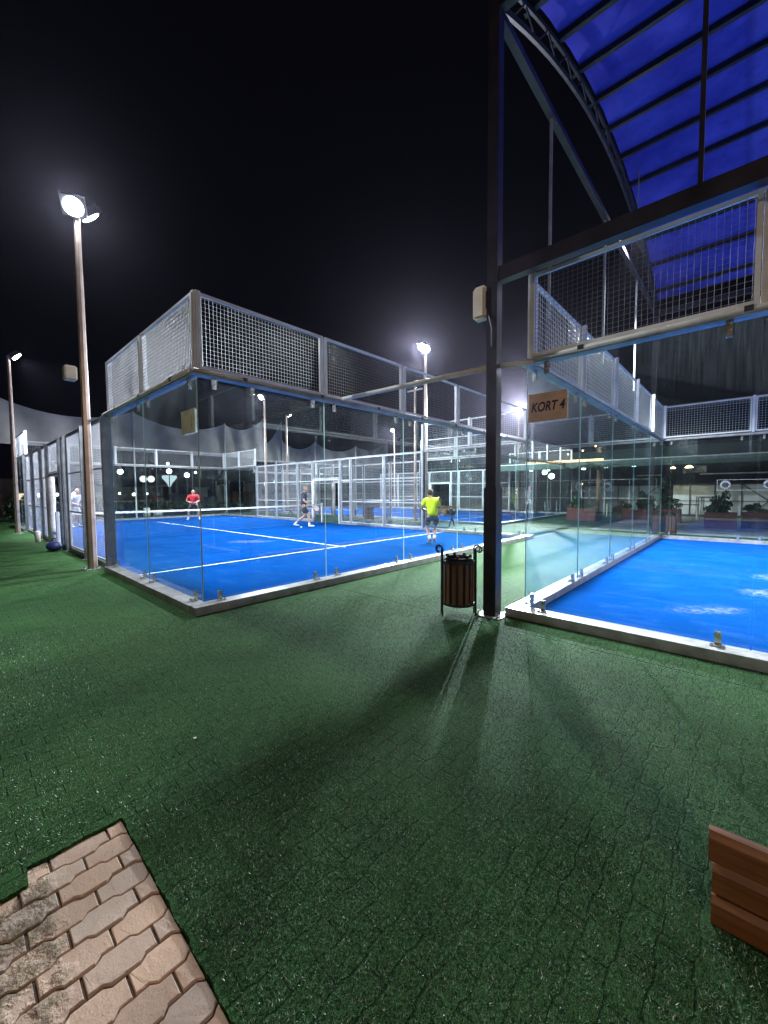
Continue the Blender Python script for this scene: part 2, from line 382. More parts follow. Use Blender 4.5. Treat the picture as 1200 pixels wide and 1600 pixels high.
def tag(o, label=None, cat=None, group=None, kind=None):
    if label: o['label'] = label
    if cat: o['category'] = cat
    if group: o['group'] = group
    if kind: o['kind'] = kind
    return o

def thing(name, loc, rz, label, cat, group=None):
    o = bpy.data.objects.new(name, None); COL.objects.link(o); o.empty_display_size = 0.2
    o.location = loc; o.rotation_euler = (0, 0, rz)
    return tag(o, label, cat, group)

def struct(o, label=None): return tag(o, label, None, None, 'structure')

def sheet(name, x0, x1, y0, y1, z, mat, nx=1, ny=1):
    mb = MB()
    for j in range(ny + 1):
        for i in range(nx + 1):
            mb.v.append((x0 + (x1 - x0) * i / nx, y0 + (y1 - y0) * j / ny, z))
    for j in range(ny):
        for i in range(nx):
            a = j * (nx + 1) + i; mb.f.append((a, a + 1, a + nx + 2, a + nx + 1))
    return mb.build(name, mat)

# ------------------------------------------------------------------ layout
RX, RY = 3.135, 2.4885            # near corner of the roofed court
BX0, BY0 = -22.9, 13.7            # court behind
PX, PY = 2.96, -1.65              # corner of the bare pavers

# ground, turf, paving
struct(sheet('ground', -400, 400, -400, 400, -0.03, ASPH), 'dark open ground running out to the night horizon')
tm = MB()
def quad(mb, x0, x1, y0, y1, z):
    b = len(mb.v); mb.v += [(x0, y0, z), (x1, y0, z), (x1, y1, z), (x0, y1, z)]; mb.f.append((b, b + 1, b + 2, b + 3))
TZ = 0.012
quad(tm, -27, PX - 0.1, -14, PY + 0.1, TZ); quad(tm, -27, 26, PY + 0.1, 14.35, TZ); quad(tm, -27, 0.6, 14.35, 25.2, TZ)
rj = random.Random(3)
def rag(i): return 0.003 * math.sin(i * 0.9) + rj.uniform(-0.003, 0.003)
# ragged cut along the pavers: up the left side, a step of one paver, then along the top
cut = []
yy_ = -3.4
while yy_ < -1.995: cut.append((PX + 0.105 + rag(yy_ * 40), yy_)); yy_ += 0.012
cut.append((PX + 0.10, -1.99)); cut.append((PX + 0.004, -1.985))
yy_ = -1.975
while yy_ < PY - 0.01: cut.append((PX + 0.006 + rag(yy_ * 40), yy_)); yy_ += 0.012
ncol = len(cut); b0 = len(tm.v)
for (x_, y_) in cut: tm.v += [(PX - 0.1, y_, TZ), (x_, y_, TZ), (x_ + 0.001, y_, -0.02)]
for i in range(ncol - 1):
    a = b0 + 3 * i; tm.f += [(a, a + 1, a + 4, a + 3), (a + 1, a + 2, a + 5, a + 4)]
quad(tm, PX - 0.1, PX + 0.105, -14, -3.4, TZ); quad(tm, PX - 0.1, PX + 0.006, cut[-1][1], PY + 0.1, TZ)
b0 = len(tm.v); nr = 0; x_ = PX + 0.006
while x_ < 6.6: tm.v += [(x_, PY + 0.1, TZ), (x_, PY - 0.004 + rag(x_ * 40), TZ), (x_, PY - 0.005, -0.02)]; nr += 1; x_ += 0.012
for i in range(nr - 1):
    a = b0 + 3 * i; tm.f += [(a, a + 3, a + 4, a + 1), (a + 1, a + 4, a + 5, a + 2)]
quad(tm, 6.6, 26, -14, PY + 0.1, TZ)
struct(tm.build('turf', TURF), 'short green artificial turf laid over pavers round the courts')
struct(sheet('pavement', 0.6, 40, 14.35, 60, 0.006, PAVE), 'grey pavement in front of the restaurant beyond the roofed court')

# bare pavers (interlocking, 20 x 10 cm, zig edges)
def trap(t):
    t = t % 1.0
    if t < 0.05: return t / 0.05
    if t < 0.45: return 1.0
    if t < 0.55: return 1 - 2 * (t - 0.45) / 0.10
    if t < 0.95: return -1.0
    return -1 + (t - 0.95) / 0.05
bm = bmesh.new()
def edge_pts(k, ya, yb):
    ys = sorted({ya, yb} | {y for y in [(-3.2 + 0.01 * i) for i in range(170)] if ya < y < yb and (abs((y * 100) % 1) < 2)})
    return [(PX + 0.10 * k + 0.0085 * trap((y - 0.03) / 0.2 + (0.5 if k % 2 else 0.0)), y) for y in ys]
gapw = 0.0042
for k in range(0, 22):
    off = 0.1 if k % 2 else 0.0
    for j in range(-1, 8):
        y1 = PY + 0.03 - off - 0.2 * j + 0.1; y0 = y1 - 0.2
        y1 = min(y1, PY - 0.004)
        if y1 - y0 < 0.03: continue
        if y0 < -3.1: continue
        a = edge_pts(k, y0 + gapw, y1 - gapw); c = edge_pts(k + 1, y0 + gapw, y1 - gapw)
        a = [(max(x + gapw, PX + 0.004), y) for x, y in a]; c = [(x - gapw, y) for x, y in c]
        poly = a + c[::-1]
        zt = random.uniform(-0.003, 0.003); tx = random.uniform(-0.012, 0.012); ty = random.uniform(-0.012, 0.012)
        cx = PX + 0.1 * k + 0.05; cyy = (y0 + y1) / 2
        vs = [bm.verts.new((x, y, 0.0 + zt + (x - cx) * tx + (y - cyy) * ty)) for x, y in reversed(poly)]
        f = bm.faces.new(vs); f.normal_update()
        if f.normal.z < 0: f.normal_flip()
        r = bmesh.ops.extrude_face_region(bm, geom=[f])
        top_v = [v for v in r['geom'] if isinstance(v, bmesh.types.BMVert)]
        for v in vs: v.co.z -= 0.05
        tf = [g for g in r['geom'] if isinstance(g, bmesh.types.BMFace)][0]
        bmesh.ops.inset_region(bm, faces=[tf], thickness=0.0035, depth=0.0028)
        # low roughness of the worn edges
        for v in tf.verts: v.co.x += random.uniform(-0.0008, 0.0008); v.co.y += random.uniform(-0.0008, 0.0008); v.co.z += random.uniform(-0.0006, 0.0006)
me = bpy.data.meshes.new('path'); bm.to_mesh(me); bm.free(); me.materials.append(PAVER)
struct(link(me, 'path'), 'bare pinkish interlocking pavers at the turf edge')
struct(sheet('path_bedding', PX, 6, -3.3, PY, -0.0075, principled('joint_sand', (0.14, 0.10, 0.07), 0.9, 0, 0.3, 30)), 'sand in the joints between the pavers')

# short fibres of the turf standing up near the photographer
import numpy as np
rng = np.random.default_rng(5); NB = 330000
ang = rng.uniform(-0.1, 3.2, NB * 3); rad_ = 0.5 + 5.2 * rng.random(NB * 3) ** 1.25
bxp = 5.07 + rad_ * np.cos(ang); byp = -2.13 + rad_ * np.sin(ang)
ok = ~((bxp > PX - 0.02) & (byp < PY + 0.02)) & ~((bxp > RX - 0.2) & (byp > RY - 0.2)) & ~((bxp < 0.2) & (byp > -0.2)) & (bxp < 8.5) & ~((bxp > 2.65) & (bxp < 3.0) & (byp > 2.08) & (byp < 2.42))
jx = (bxp - 0.0055 * np.clip(3 * np.sin((byp - 0.03) * 2 * np.pi / 0.2), -1, 1)) ; row = np.floor(jx / 0.1)
dj = np.abs(jx / 0.1 - np.round(jx / 0.1)) * 0.1
ey = (-byp / 0.2 + 0.5 * (np.abs(row) % 2)); de = np.abs(ey - np.round(ey)) * 0.2
ok &= ~(((dj < 0.007) | (de < 0.006)) & (rng.random(len(bxp)) < 0.6))
ok &= ~((bxp > 5.0) & (abs(byp + 0.38) < 0.04))
bxp, byp = bxp[ok][:NB], byp[ok][:NB]; NB = len(bxp)
wear = 0.5 + 0.5 * np.sin(bxp * 2.3 + 1.3 * np.sin(byp * 1.9)) * np.sin(byp * 2.7 + np.sin(bxp * 3.1))
hgt = rng.uniform(0.004, 0.011, NB) * (0.7 + 0.5 * wear); wd = rng.uniform(0.0010, 0.0022, NB)
th = rng.uniform(0, 6.283, NB); ln_ = rng.uniform(0.2, 1.1, NB) * hgt; ta = rng.uniform(0, 6.283, NB)
co = np.empty((NB, 3, 3), np.float32)
co[:, 0] = np.stack([bxp - wd * np.cos(th), byp - wd * np.sin(th), np.full(NB, TZ - 0.001)], 1)
co[:, 1] = np.stack([bxp + wd * np.cos(th), byp + wd * np.sin(th), np.full(NB, TZ - 0.001)], 1)
co[:, 2] = np.stack([bxp + ln_ * np.cos(ta), byp + ln_ * np.sin(ta), TZ + hgt], 1)
me = bpy.data.meshes.new('grass'); me.vertices.add(NB * 3); me.vertices.foreach_set('co', co.ravel())
me.loops.add(NB * 3); me.loops.foreach_set('vertex_index', np.arange(NB * 3, dtype=np.int32))
me.polygons.add(NB); me.polygons.foreach_set('loop_start', np.arange(0, NB * 3, 3, dtype=np.int32)); me.polygons.foreach_set('loop_total', np.full(NB, 3, np.int32))
me.update(calc_edges=True)
def fibre_material():
    m, N, L, b = new_mat('turf_fibre')
    g = N.new('ShaderNodeNewGeometry'); rp = N.new('ShaderNodeValToRGB'); L.new(g.outputs['Random Per Island'], rp.inputs[0])
    for p_, c_ in ((0.0, (0.003, 0.020, 0.006)), (0.5, (0.010, 0.054, 0.016)), (0.85, (0.038, 0.125, 0.045)), (1.0, (0.28, 0.42, 0.30))):
        if p_ in (0.0, 1.0): e = rp.color_ramp.elements[int(p_)]
        else: e = rp.color_ramp.elements.new(p_)
        e.color = (*c_, 1)
    rp.color_ramp.elements[0].position = 0.0
    L.new(rp.outputs[0], b.inputs['Base Color']); b.inputs['Roughness'].default_value = 0.4; b.inputs['Specular IOR Level'].default_value = 0.4
    return m
me.materials.append(fibre_material())
tag(link(me, 'grass'), 'short stiff green fibres of the artificial turf in the foreground', 'artificial grass', None, 'stuff')

# ------------------------------------------------------------------ court pieces (meshes shared by all courts)
def wires(w_, z0, z1, step=0.05, t=0.0042):
    mb = MB()
    n = round(w_ / step)
    for i in range(1, n):
        x = w_ * i / n; mb.tube([(x, 0, z0), (x, 0, z1)], t / 2 * 0.95, 4, False)
    m_ = round((z1 - z0) / step)
    for j in range(1, m_):
        z = z0 + (z1 - z0) * j / m_; mb.tube([(0, 0.004, z), (w_, 0.004, z)], t / 2 * 0.95, 4, False)
    return mb
def frame(w_, z0, z1, t=0.035, mids=()):
    mb = MB()
    mb.box(0, t, -t / 2, t / 2, z0, z1).box(w_ - t, w_, -t / 2, t / 2, z0, z1)
    mb.box(t, w_ - t, -t / 2 + 0.002, t / 2 - 0.002, z0, z0 + t).box(t, w_ - t, -t / 2 + 0.002, t / 2 - 0.002, z1 - t, z1)
    for z in mids: mb.box(t, w_ - t, -t / 2 + 0.004, t / 2 - 0.004, z - t / 2, z + t / 2)
    return mb
UP_WIRE = wires(1.93, 3.06, 3.97).mesh('mesh_panel', principled('shaded_wire', (0.17, 0.17, 0.19), 0.5, 0.3, 0.1))  # same wire as WIRE, darkened: shade painted into the near panels
UP_FRAME = frame(1.93, 3.05, 3.98, 0.04).mesh('frame', WHITEST, bevel=0.003)
UP_WIRE_F = wires(1.93, 3.06, 3.97, 0.0643, 0.0046).mesh('mesh_panel', WIRE)
EDGE = principled('glass_edge', (0.42, 0.60, 0.58), 0.2, 0, 0.05)
PANE = MB().box(0.006, 1.994, -0.006, 0.006, 0.125, 2.955).mesh('glass_pane', GLASS)
PANE.materials.append(EDGE)
for pf in PANE.polygons:
    if abs(pf.normal.y) < 0.5: pf.material_index = 1
def clamp_mesh(top=False):
    mb = MB()
    z0, z1 = (2.83, 2.965) if top else (0.115, 0.235)
    mb.box(-0.024, 0.024, -0.020, -0.0065, z0, z1); mb.box(-0.024, 0.024, 0.0065, 0.018, z0, z1)
    if not top:
        mb.box(-0.055, 0.055, -0.07, -0.0205, 0.116, 0.126)
    zc = (z0 + z1) / 2 + 0.012
    for zz in (zc,) if not top else (zc - 0.02, zc + 0.03):
        mb.tube([(0, -0.020, zz), (0, -0.032, zz)], 0.014, 8)
    if not top:
        for xx in (-0.04, 0.04): mb.tube([(xx, -0.05, 0.126), (xx, -0.05, 0.138)], 0.009, 6)
    return mb.mesh('clamp', CHROME, bevel=0.002)
CLAMP_B, CLAMP_T = clamp_mesh(), clamp_mesh(True)
UPOST = MB().box(-0.03, 0.03, -0.025, 0.025, 3.03, 4.0).mesh('mesh_post', WHITEST, bevel=0.003)
CORNERPOST = MB().box(-0.045, 0.045, -0.03, 0.03, 3.03, 4.0).mesh('mesh_post', WHITEST, bevel=0.003)

def glass_wall(loc, rz, n, label, group, main, far=False, flip=1, sill=True):
    """local +x along the wall, outside is local -y (flip=-1: +y)"""
    t = thing('glass_wall', loc, rz, label, 'glass wall', group)
    L_ = 2.0 * n; s = flip
    a, b_ = (-0.17, L_ + 0.17) if main else (0.032, L_)
    if flip < 0 and not main: a, b_ = (0.032, L_)
    y0, y1 = sorted((-0.17 * s, 0.03 * s))
    MB().box(a, b_, y0, y1, 0.0, 0.115 if main else 0.112).build('base_rail', RAIL, t, bevel=0.003)
    a2, b2 = (-0.07, L_ + 0.07) if main else (0.071, L_)
    tr = MB(); y0, y1 = sorted((-0.065 * s, 0.065 * s))
    tr.box(a2, b2, y0, y1, 2.965, 2.985 if main else 2.983)
    tr.box(a2, b2, -0.028, 0.028, 2.9855, 3.029 if main else 3.026)
    tr.build('top_rail', RAIL, t)
    tb = MB().tube([(a2 + 0.01, -0.075 * s, 3.005), (b2 - 0.01, -0.075 * s, 3.005)], 0.024, 10)
    if not far:
        tb.build('tube', TUBE if not main else RAIL, t, smooth=True)
        br = MB(); x = 0.6
        while x < L_: br.box(x - 0.03, x + 0.03, -0.10 if s > 0 else 0.03, -0.03 if s > 0 else 0.10, 2.987, 3.033); x += 1.3
        br.build('bracket', DARK, t)
    for i in range(n):
        g = link(PANE, 'glass_pane', t, (2.0 * i, 0, 0))
        for x in (0.22, 1.78):
            for cm in (CLAMP_B, CLAMP_T):
                c = link(cm, 'clamp', g, (x, 0, 0))
                if s < 0: c.rotation_euler = (0, 0, math.pi); 
        u = link(UP_WIRE_F if far else UP_WIRE, 'mesh_panel', t, (2.0 * i + 0.035, 0, 0)); link(UP_FRAME, 'frame', u)
    for i in range(n + 1):
        p = link(UPOST if 0 < i < n else CORNERPOST, 'mesh_post', t, (2.0 * i if 0 < i < n else (0.035 if i == 0 else L_ - 0.02), 0.045 * s, 0))
    return t

FEN_CACHE = {}
def fence_bay(w_, step):
    k = (round(w_, 2), step)
    if k not in FEN_CACHE:
        FEN_CACHE[k] = (wires(w_ - 0.08, 0.13, 2.97, step, 0.0042 if step < 0.06 else 0.005).mesh('mesh_panel', WIRE),
                        frame(w_ - 0.08, 0.12, 2.98, 0.035, (1.05, 2.02)).mesh('frame', WHITEST, bevel=0.002))
    return FEN_CACHE[k]
def fence_bay_top(w_, step):
    k = (round(w_, 2), step, 't')
    if k not in FEN_CACHE:
        FEN_CACHE[k] = (wires(w_ - 0.08, 2.13, 2.97, step, 0.0042 if step < 0.06 else 0.005).mesh('mesh_panel', WIRE),
                        frame(w_ - 0.08, 2.12, 2.98, 0.035).mesh('frame', WHITEST, bevel=0.002))
    return FEN_CACHE[k]
FPOST = MB().box(-0.035, 0.035, -0.10, -0.085, 0, 3.02).box(-0.035, 0.035, 0.025, 0.04, 0, 3.02).box(-0.006, 0.006, -0.085, 0.025, 0, 3.015).box(-0.08, 0.08, -0.13, 0.07, 0.0, 0.014).mesh('post', STEEL)

def mesh_fence(loc, rz, xs, door, label, group, s=1, step=0.05, flat=False):
    t = thing('mesh_fence', loc, rz, label, 'mesh fence', group)
    cuts = [xs[0]] + [v for d_ in door for v in d_] + [xs[-1]]
    for a, b_ in zip(cuts[::2], cuts[1::2]): MB().box(a, b_, -0.05, 0.05, 0.014, 0.105).build('base_rail', STEEL, t)
    for a, b_ in zip(xs[:-1], xs[1:]):
        isdoor = (a, b_) in door
        w_, f_ = (fence_bay_top if isdoor else fence_bay)(b_ - a, step)
        u = link(w_, 'mesh_panel', t, (a + 0.04, 0, 0)); link(f_, 'frame', u)
        if isdoor:
            d = MB().box(a + 0.04, a + 0.11, -0.05, 0.05, 0, 2.1).box(b_ - 0.11, b_ - 0.04, -0.05, 0.05, 0, 2.1).box(a + 0.11, b_ - 0.11, -0.045, 0.045, 2.03, 2.1)
            df = d.build('door_frame', WHITEST, t, bevel=0.004)
            pd = MB()
            for x in (a + 0.075,):
                pd.tube([(x, 0, 0.03), (x, -0.01, 0.6), (x, 0.006, 1.3), (x, 0, 2.02)], [0.115, 0.10, 0.105, 0.10], 10)
            pd.build('padding', PAD, df, smooth=True)
    MB().box(xs[0] + 0.04, xs[-1] - 0.04, -0.03, 0.03, 2.984, 3.016).build('top_rail', STEEL, t)
    for x in xs:
        p = link(FPOST, 'post', t, (x, 0, 0))
        if s < 0: p.rotation_euler = (0, 0, math.pi)
    return t

def net(x, y0, y1, label, group):
    t = thing('court_net', (x, (y0 + y1) / 2, 0), 0, label, 'net', group)
    h = (y1 - y0) / 2
    mb = MB(); n = int(2 * h / 0.09)
    for i in range(n + 1):
        y = -h + 2 * h * i / n; mb.tube([(0, y, 0.03), (0, y, 0.86)], 0.0026, 3, False)
    for j in range(10): mb.tube([(0, -h, 0.05 + 0.09 * j), (0, h, 0.05 + 0.09 * j)], 0.0026, 3, False)
    mb.build('netting', NETBLK, t)
    def zt(y): return 0.86 + 0.04 * (y / h) ** 2
    tp = MB()
    for i in range(20):
        ya, yb = -h + 2 * h * i / 20, -h + 2 * h * (i + 1) / 20
        for sg in (0,): tp.v += [(-0.012, ya, zt(ya) - 0.03), (0.012, ya, zt(ya) - 0.03), (0.012, ya, zt(ya) + 0.035), (-0.012, ya, zt(ya) + 0.035), (-0.012, yb, zt(yb) - 0.03), (0.012, yb, zt(yb) - 0.03), (0.012, yb, zt(yb) + 0.035), (-0.012, yb, zt(yb) + 0.035)]
        b = len(tp.v) - 8; tp.f += [(b, b + 1, b + 5, b + 4), (b + 1, b + 2, b + 6, b + 5), (b + 2, b + 3, b + 7, b + 6), (b + 3, b, b + 4, b + 7)]
    tp.build('net_tape', TAPE, t)
    for y in (-h - 0.03, h + 0.03): MB().box(-0.045, 0.045, y - 0.045, y + 0.045, 0, 0.97).build('post', WHITEST, t, bevel=0.01)
    return t

def court(x0, y0, name):
    """20 x 10 m floor with its white lines"""
    struct(sheet('court_floor', x0, x0 + 20, y0, y0 + 10, 0.022, COURT, 4, 2), 'blue carpet of ' + name)
    mb = MB(); z = 0.0265
    for lx in (3.05, 16.95): quad(mb, x0 + lx - 0.025, x0 + lx + 0.025, y0 + 0.03, y0 + 9.97, z)
    quad(mb, x0 + 2.85, x0 + 3.02, y0 + 4.975, y0 + 5.025, z); quad(mb, x0 + 3.08, x0 + 16.92, y0 + 4.975, y0 + 5.025, z); quad(mb, x0 + 16.98, x0 + 17.15, y0 + 4.975, y0 + 5.025, z)
    struct(mb.build('court_marking', LINE), 'white playing lines on ' + name)

# ---- left court (-20..0, 0..10)
GG = 'glass walls topped by wire mesh around the courts'; FG = 'tall wire mesh side fences of the courts'
court(-20, 0, 'the left court with the players')
glass_wall((0, 0, 0), R(90), 5, 'long glass end wall with wire mesh top on left court, facing the gap beside the dark mast', GG, True, flip=1)
glass_wall((0, 0, 0), R(180), 2, 'short glass side wall on left court between lamp pole and near corner', GG, False, flip=-1)
glass_wall((0, 10, 0), R(180), 2, 'short glass side wall on left court behind the player in yellow', GG, False, flip=1, far=True)
glass_wall((-20, 0, 0), R(90), 5, 'far glass end wall of left court behind the player in red', GG, True, flip=-1, far=True)
glass_wall((-16, 10, 0), R(180), 2, 'far side glass section of left court next to the garden canopy', GG, False, flip=1, far=True)
glass_wall((-16, 0, 0), R(180), 2, 'glass side section at far left end of left court by the second lamp pole', GG, False, flip=-1, far=True)
XS = [-16, -14, -12, -10.75, -8.7, -8, -6, -4]
mesh_fence((0, 0, 0), 0, XS, [(-10.75, -8.7)], 'near mesh side fence of left court with padded doorway, receding behind first lamp pole', FG, 1)
mesh_fence((0, 10, 0), 0, XS, [(-10.75, -8.7)], 'far mesh side fence of left court with white doorway behind the player in navy', FG, -1, 0.0643)
net(-10, 0.06, 9.94, 'net with white tape across the left court', 'court nets')
MB().box(-0.055, 0.055, -0.04, 0.04, 0.0, 2.964).build('corner_post', STEEL, None, bevel=0.004)
cp = bpy.data.objects['corner_post']; cp.name = 'steel_column'; cp.location = (-4.0, -0.09, 0)
tag(cp, 'grey steel column ending the short glass wall beside the first lamp pole', 'column')

# ---- roofed court (RX.., RY..)
court(RX, RY, 'the empty court under the roof')
glass_wall((RX, RY + 10, 0), R(-90), 5, 'greenish glass end wall of roofed court, bright mesh top running away from the mast', GG, True, flip=1, far=True)  # far variant for its paler wire, painting in the light on this mesh
glass_wall((RX, RY, 0), 0, 2, 'front glass side wall of roofed court carrying the KORT 4 sign', GG, False, flip=1)
glass_wall((RX, RY + 10, 0), 0, 2, 'far glass side wall of roofed court in front of the restaurant', GG, False, flip=-1, far=True)
mesh_fence((RX, RY, 0), 0, [4, 6, 8, 9.3, 11.3, 12, 14, 16], [(9.3, 11.3)], 'near mesh side fence of roofed court beyond the right edge', FG, 1)
mesh_fence((RX, RY + 10, 0), 0, [4, 6, 8, 9.3, 11.3, 12, 14, 16], [(9.3, 11.3)], 'far mesh side fence of roofed court in front of pale wall panels', FG, -1, 0.0643)

# ---- court behind
court(BX0, BY0, 'the court behind the left one')
glass_wall((BX0 + 20, BY0, 0), R(90), 5, 'glass end wall of the rear court seen between mast and roofed court', GG, True, flip=1, far=True)
glass_wall((BX0 + 20, BY0, 0), R(180), 2, 'near glass side wall of the rear court behind the bench with bags', GG, False, flip=-1, far=True)
glass_wall((BX0 + 20, BY0 + 10, 0), R(180), 2, 'farthest glass side wall of the rear court beyond the green doorway', GG, False, flip=1, far=True)
XB = [BX0 + v for v in (4, 6, 8, 9.3, 11.3, 12, 14, 16)]
mesh_fence((0, BY0, 0), 0, XB, [(XB[3], XB[4])], 'near mesh side fence of the rear court behind the small slatted bin', FG, 1, 0.0643)
mesh_fence((0, BY0 + 10, 0), 0, XB, [(XB[3], XB[4])], 'farthest mesh fence with open doorway at the back of the rear court', FG, -1, 0.0643)
glass_wall((BX0, BY0, 0), R(90), 5, 'glass end wall at the far left end of the rear court', GG, True, flip=-1, far=True)
net(BX0 + 10, BY0 + 0.06, BY0 + 9.94, 'net with white tape across the rear court', 'court nets')

# ------------------------------------------------------------------ floodlight poles
def spot(parent, loc, target, watts, size, blend=0.6, col=COOL, rad=0.12):
    ld = bpy.data.lights.new('floodlight_beam', 'SPOT'); ld.energy = watts; ld.spot_size = size; ld.spot_blend = blend
    ld.color = col; ld.shadow_soft_size = rad
    o = bpy.data.objects.new('floodlight_beam', ld); COL.objects.link(o)
    if parent: o.parent = parent
    o.location = loc
    d = Vector(target) - Vector(loc)
    o.rotation_euler = d.to_track_quat('-Z', 'Y').to_euler()
    return o

def flood_head(t, at, aim, wide=0.38, high=0.34, tilt=0.8):
    """housing + lens at local 'at', facing local unit dir aim (x,y) and tilted down"""
    az = math.atan2(aim[1], aim[0])
    Mx = Matrix.Translation(at) @ Matrix.Rotation(az, 4, 'Z') @ Matrix.Rotation(tilt, 4, 'Y')
    hb = MB().box(-0.08, 0.02, -wide / 2, wide / 2, -high / 2, high / 2, Mx)
    for i in range(7):
        y = -wide / 2 + wide * (i + 0.5) / 7; hb.box(-0.13, -0.0805, y - 0.008, y + 0.008, -high / 2 + 0.02, high / 2 - 0.02, Mx)
    h = hb.build('floodlight', DARK, t)
    MB().tube([Mx @ Vector((0.021, 0, 0)), Mx @ Vector((0.034, 0, 0)), Mx @ Vector((0.055, 0, 0))], [0.155, 0.15, 0.09], 20).build('lens', LENS, h)
    return Mx

def flood_pole(x, y, h, targets, label, box=None, bar=0.0, watts=LAMP_W, size=R(112), glare_watts=1400.0):
    t = thing('floodlight_pole', (x, y, 0), 0, label, 'floodlight pole', 'floodlight poles around the courts')
    MB().tube([(0, 0, 0.02), (0, 0, 1.2), (0, 0, h)], [0.085, 0.08, 0.05], 4 * 2).build('pole', POLE, t, smooth=False)
    bp_ = MB().box(-0.15, 0.15, -0.15, 0.15, 0.0, 0.02)
    for sx in (-1, 1):
        for sy in (-1, 1): bp_.tube([(sx * 0.115, sy * 0.115, 0.02), (sx * 0.115, sy * 0.115, 0.055)], 0.014, 6)
    bp_.build('base_plate', STEEL, t)
    if bar: MB().bar((-bar, 0, h - 0.25), (bar, 0, h - 0.25), 0.06).build('crossbar', WHITEST, t)
    for k, tg in enumerate(targets):
        d = Vector((tg[0] - x, tg[1] - y)); d.normalize()
        at = Vector((d.x * 0.22, d.y * 0.22, h + 0.02 - 0.08 * k))
        MB().bar((0, 0, h - 0.06 - 0.08 * k), at, 0.04).build('arm', STEEL, t)
        flood_head(t, at, d)
        spot(t, at + Vector((d.x * 0.12, d.y * 0.12, -0.07)), (tg[0] - x, tg[1] - y, 0), watts if k == 0 else glare_watts, size)
    if box: MB().box(*box).build('junction_box', PLAST, t, bevel=0.02)
    return t
flood_pole(-4.54, -0.24, 6.9, [(-6.0, 6.0), (3.5, -3.6)], 'nearest floodlight pole with cream box, at the left court corner', watts=3800.0, glare_watts=1200.0, box=(-0.34, -0.12, -0.28, -0.08, 3.72, 3.99))  # second head is an added lamp, aimed outward for glare
flood_pole(-15.24, -0.4, 6.6, [(-14, 6)], 'far left floodlight pole at the end of the mesh fence')
flood_pole(-4.25, 10.5, 6.95, [(-3.5, 3), (3.6, 0.0)], 'floodlight pole with brightest lamp behind the left court glass')  # second head added toward the camera side to give this lamp a halo
flood_pole(-15.8, 10.5, 6.95, [(-15, 4)], 'floodlight pole above the grey netting on the far side of left court')
flood_pole(-6.9, 13.25, 6.6, [(-7, 20)], 'floodlight pole between the courts with lamps turned away, behind left court', bar=0.45)
flood_pole(-17.7, 13.25, 6.6, [(-17, 20)], 'distant floodlight pole between the two courts, at the netting gap')
flood_pole(-6.5, 24.1, 6.9, [(1.6, 4.5)], 'floodlight pole whose glare shows between mast and roofed court', watts=42000, size=R(44))
flood_pole(-17.6, 24.1, 6.7, [(-17, 17)], 'most distant floodlight pole behind the rear court mesh')

# ------------------------------------------------------------------ roof structure over the right court
MX, MY0, MY1 = 2.83, 2.25, 12.85
YC = (MY0 + MY1) / 2; HW = (MY1 - MY0) / 2; ZE, ZR = 6.95, 8.25
def arch_z(y, lift=0.0): return ZE + (ZR - ZE) * (1 - ((y - YC) / HW) ** 2) + lift
t = thing('roof_structure', (MX, MY0, 0), 0, 'dark arched steel roof with translucent blue membrane over the right court', 'roof')
OX, OY = MX, MY0
def P3(x, y, z): return (x - OX, y - OY, z)
ARX = [MX, MX + 8, MX + 16]
for ax in ARX:
    am = MB(); ys = [MY0 + (MY1 - MY0) * i / 28 for i in range(29)]
    am.tube([P3(ax, y, arch_z(y)) for y in ys], 0.04, 6); am.tube([P3(ax, y, arch_z(y, 0.30)) for y in ys], 0.032, 6)
    for i in range(28):
        a_, b_ = (0.0, 0.30) if i % 2 else (0.30, 0.0)
        am.tube([P3(ax, ys[i], arch_z(ys[i], a_)), P3(ax, ys[i + 1], arch_z(ys[i + 1], b_))], 0.012, 4, False)
    am.build('arch_truss', MAST if ax > MX else principled('arch_grey', (0.03, 0.028, 0.035), 0.7, 0.5, 0.3, 5), t)
    ch = MB().bar(P3(ax, MY0 + 0.07, ZE - 0.06), P3(ax, MY1 - 0.07, ZE - 0.06), 0.09)
    ch.build('tie_beam', MAST, t)
    for y in (3.95, 6.9, 9.9):
        if ax == MX: MB().bar(P3(ax, y, 4.05), P3(ax, y, ZE - 0.1), 0.035).build('hanger', STEEL, t)
for ax in ARX:
    for yy in (MY0, MY1):
        if (ax, yy) == (MX, MY0): continue
        MB().box(-0.07, 0.07, -0.07, 0.07, 0, 7.05).build('column', MAST, t, loc=P3(ax, yy, 0))
pm = MB(); k = 0
y = MY0 + 0.05
while y < MY1:
    pm.bar(P3(MX - 0.1, y, arch_z(y, 0.36)), P3(MX + 20.6, y, arch_z(y, 0.36)), 0.07, 0.09); y += 0.93
pm.build('purlin', BLACK, t)
rm = MB(); nn = 40
for i in range(nn + 1):
    y = MY0 - 0.05 + (MY1 - MY0 + 0.1) * i / nn
    for j in range(12):
        x = MX + 0.02 + 20.5 * j / 11
        sag = 0.02 * math.sin((y - MY0 - 0.05) / 0.93 * math.pi) ** 2
        rm.v.append(P3(x, y, arch_z(y, 0.415) + sag))
for i in range(nn):
    for j in range(11):
        a = i * 12 + j; rm.f.append((a, a + 1, a + 13, a + 12))
rm.build('roof_membrane', ROOF, t, smooth=True)
MB().box(0.07, 20.6, -0.055, 0.055, 3.90, 4.06).build('cross_beam', MAST, t)
MB().box(0.07, 20.6, -0.055, 0.055, 3.90, 4.06).build('cross_beam', MAST, t, loc=(0, MY1 - MY0, 0))
MB().box(0.07, 20.6, -0.05, 0.05, 6.85, 6.97).build('eaves_beam', MAST, t)
MB().box(0.07, 20.6, -0.05, 0.05, 6.85, 6.97).build('eaves_beam', MAST, t, loc=(0, MY1 - MY0, 0))
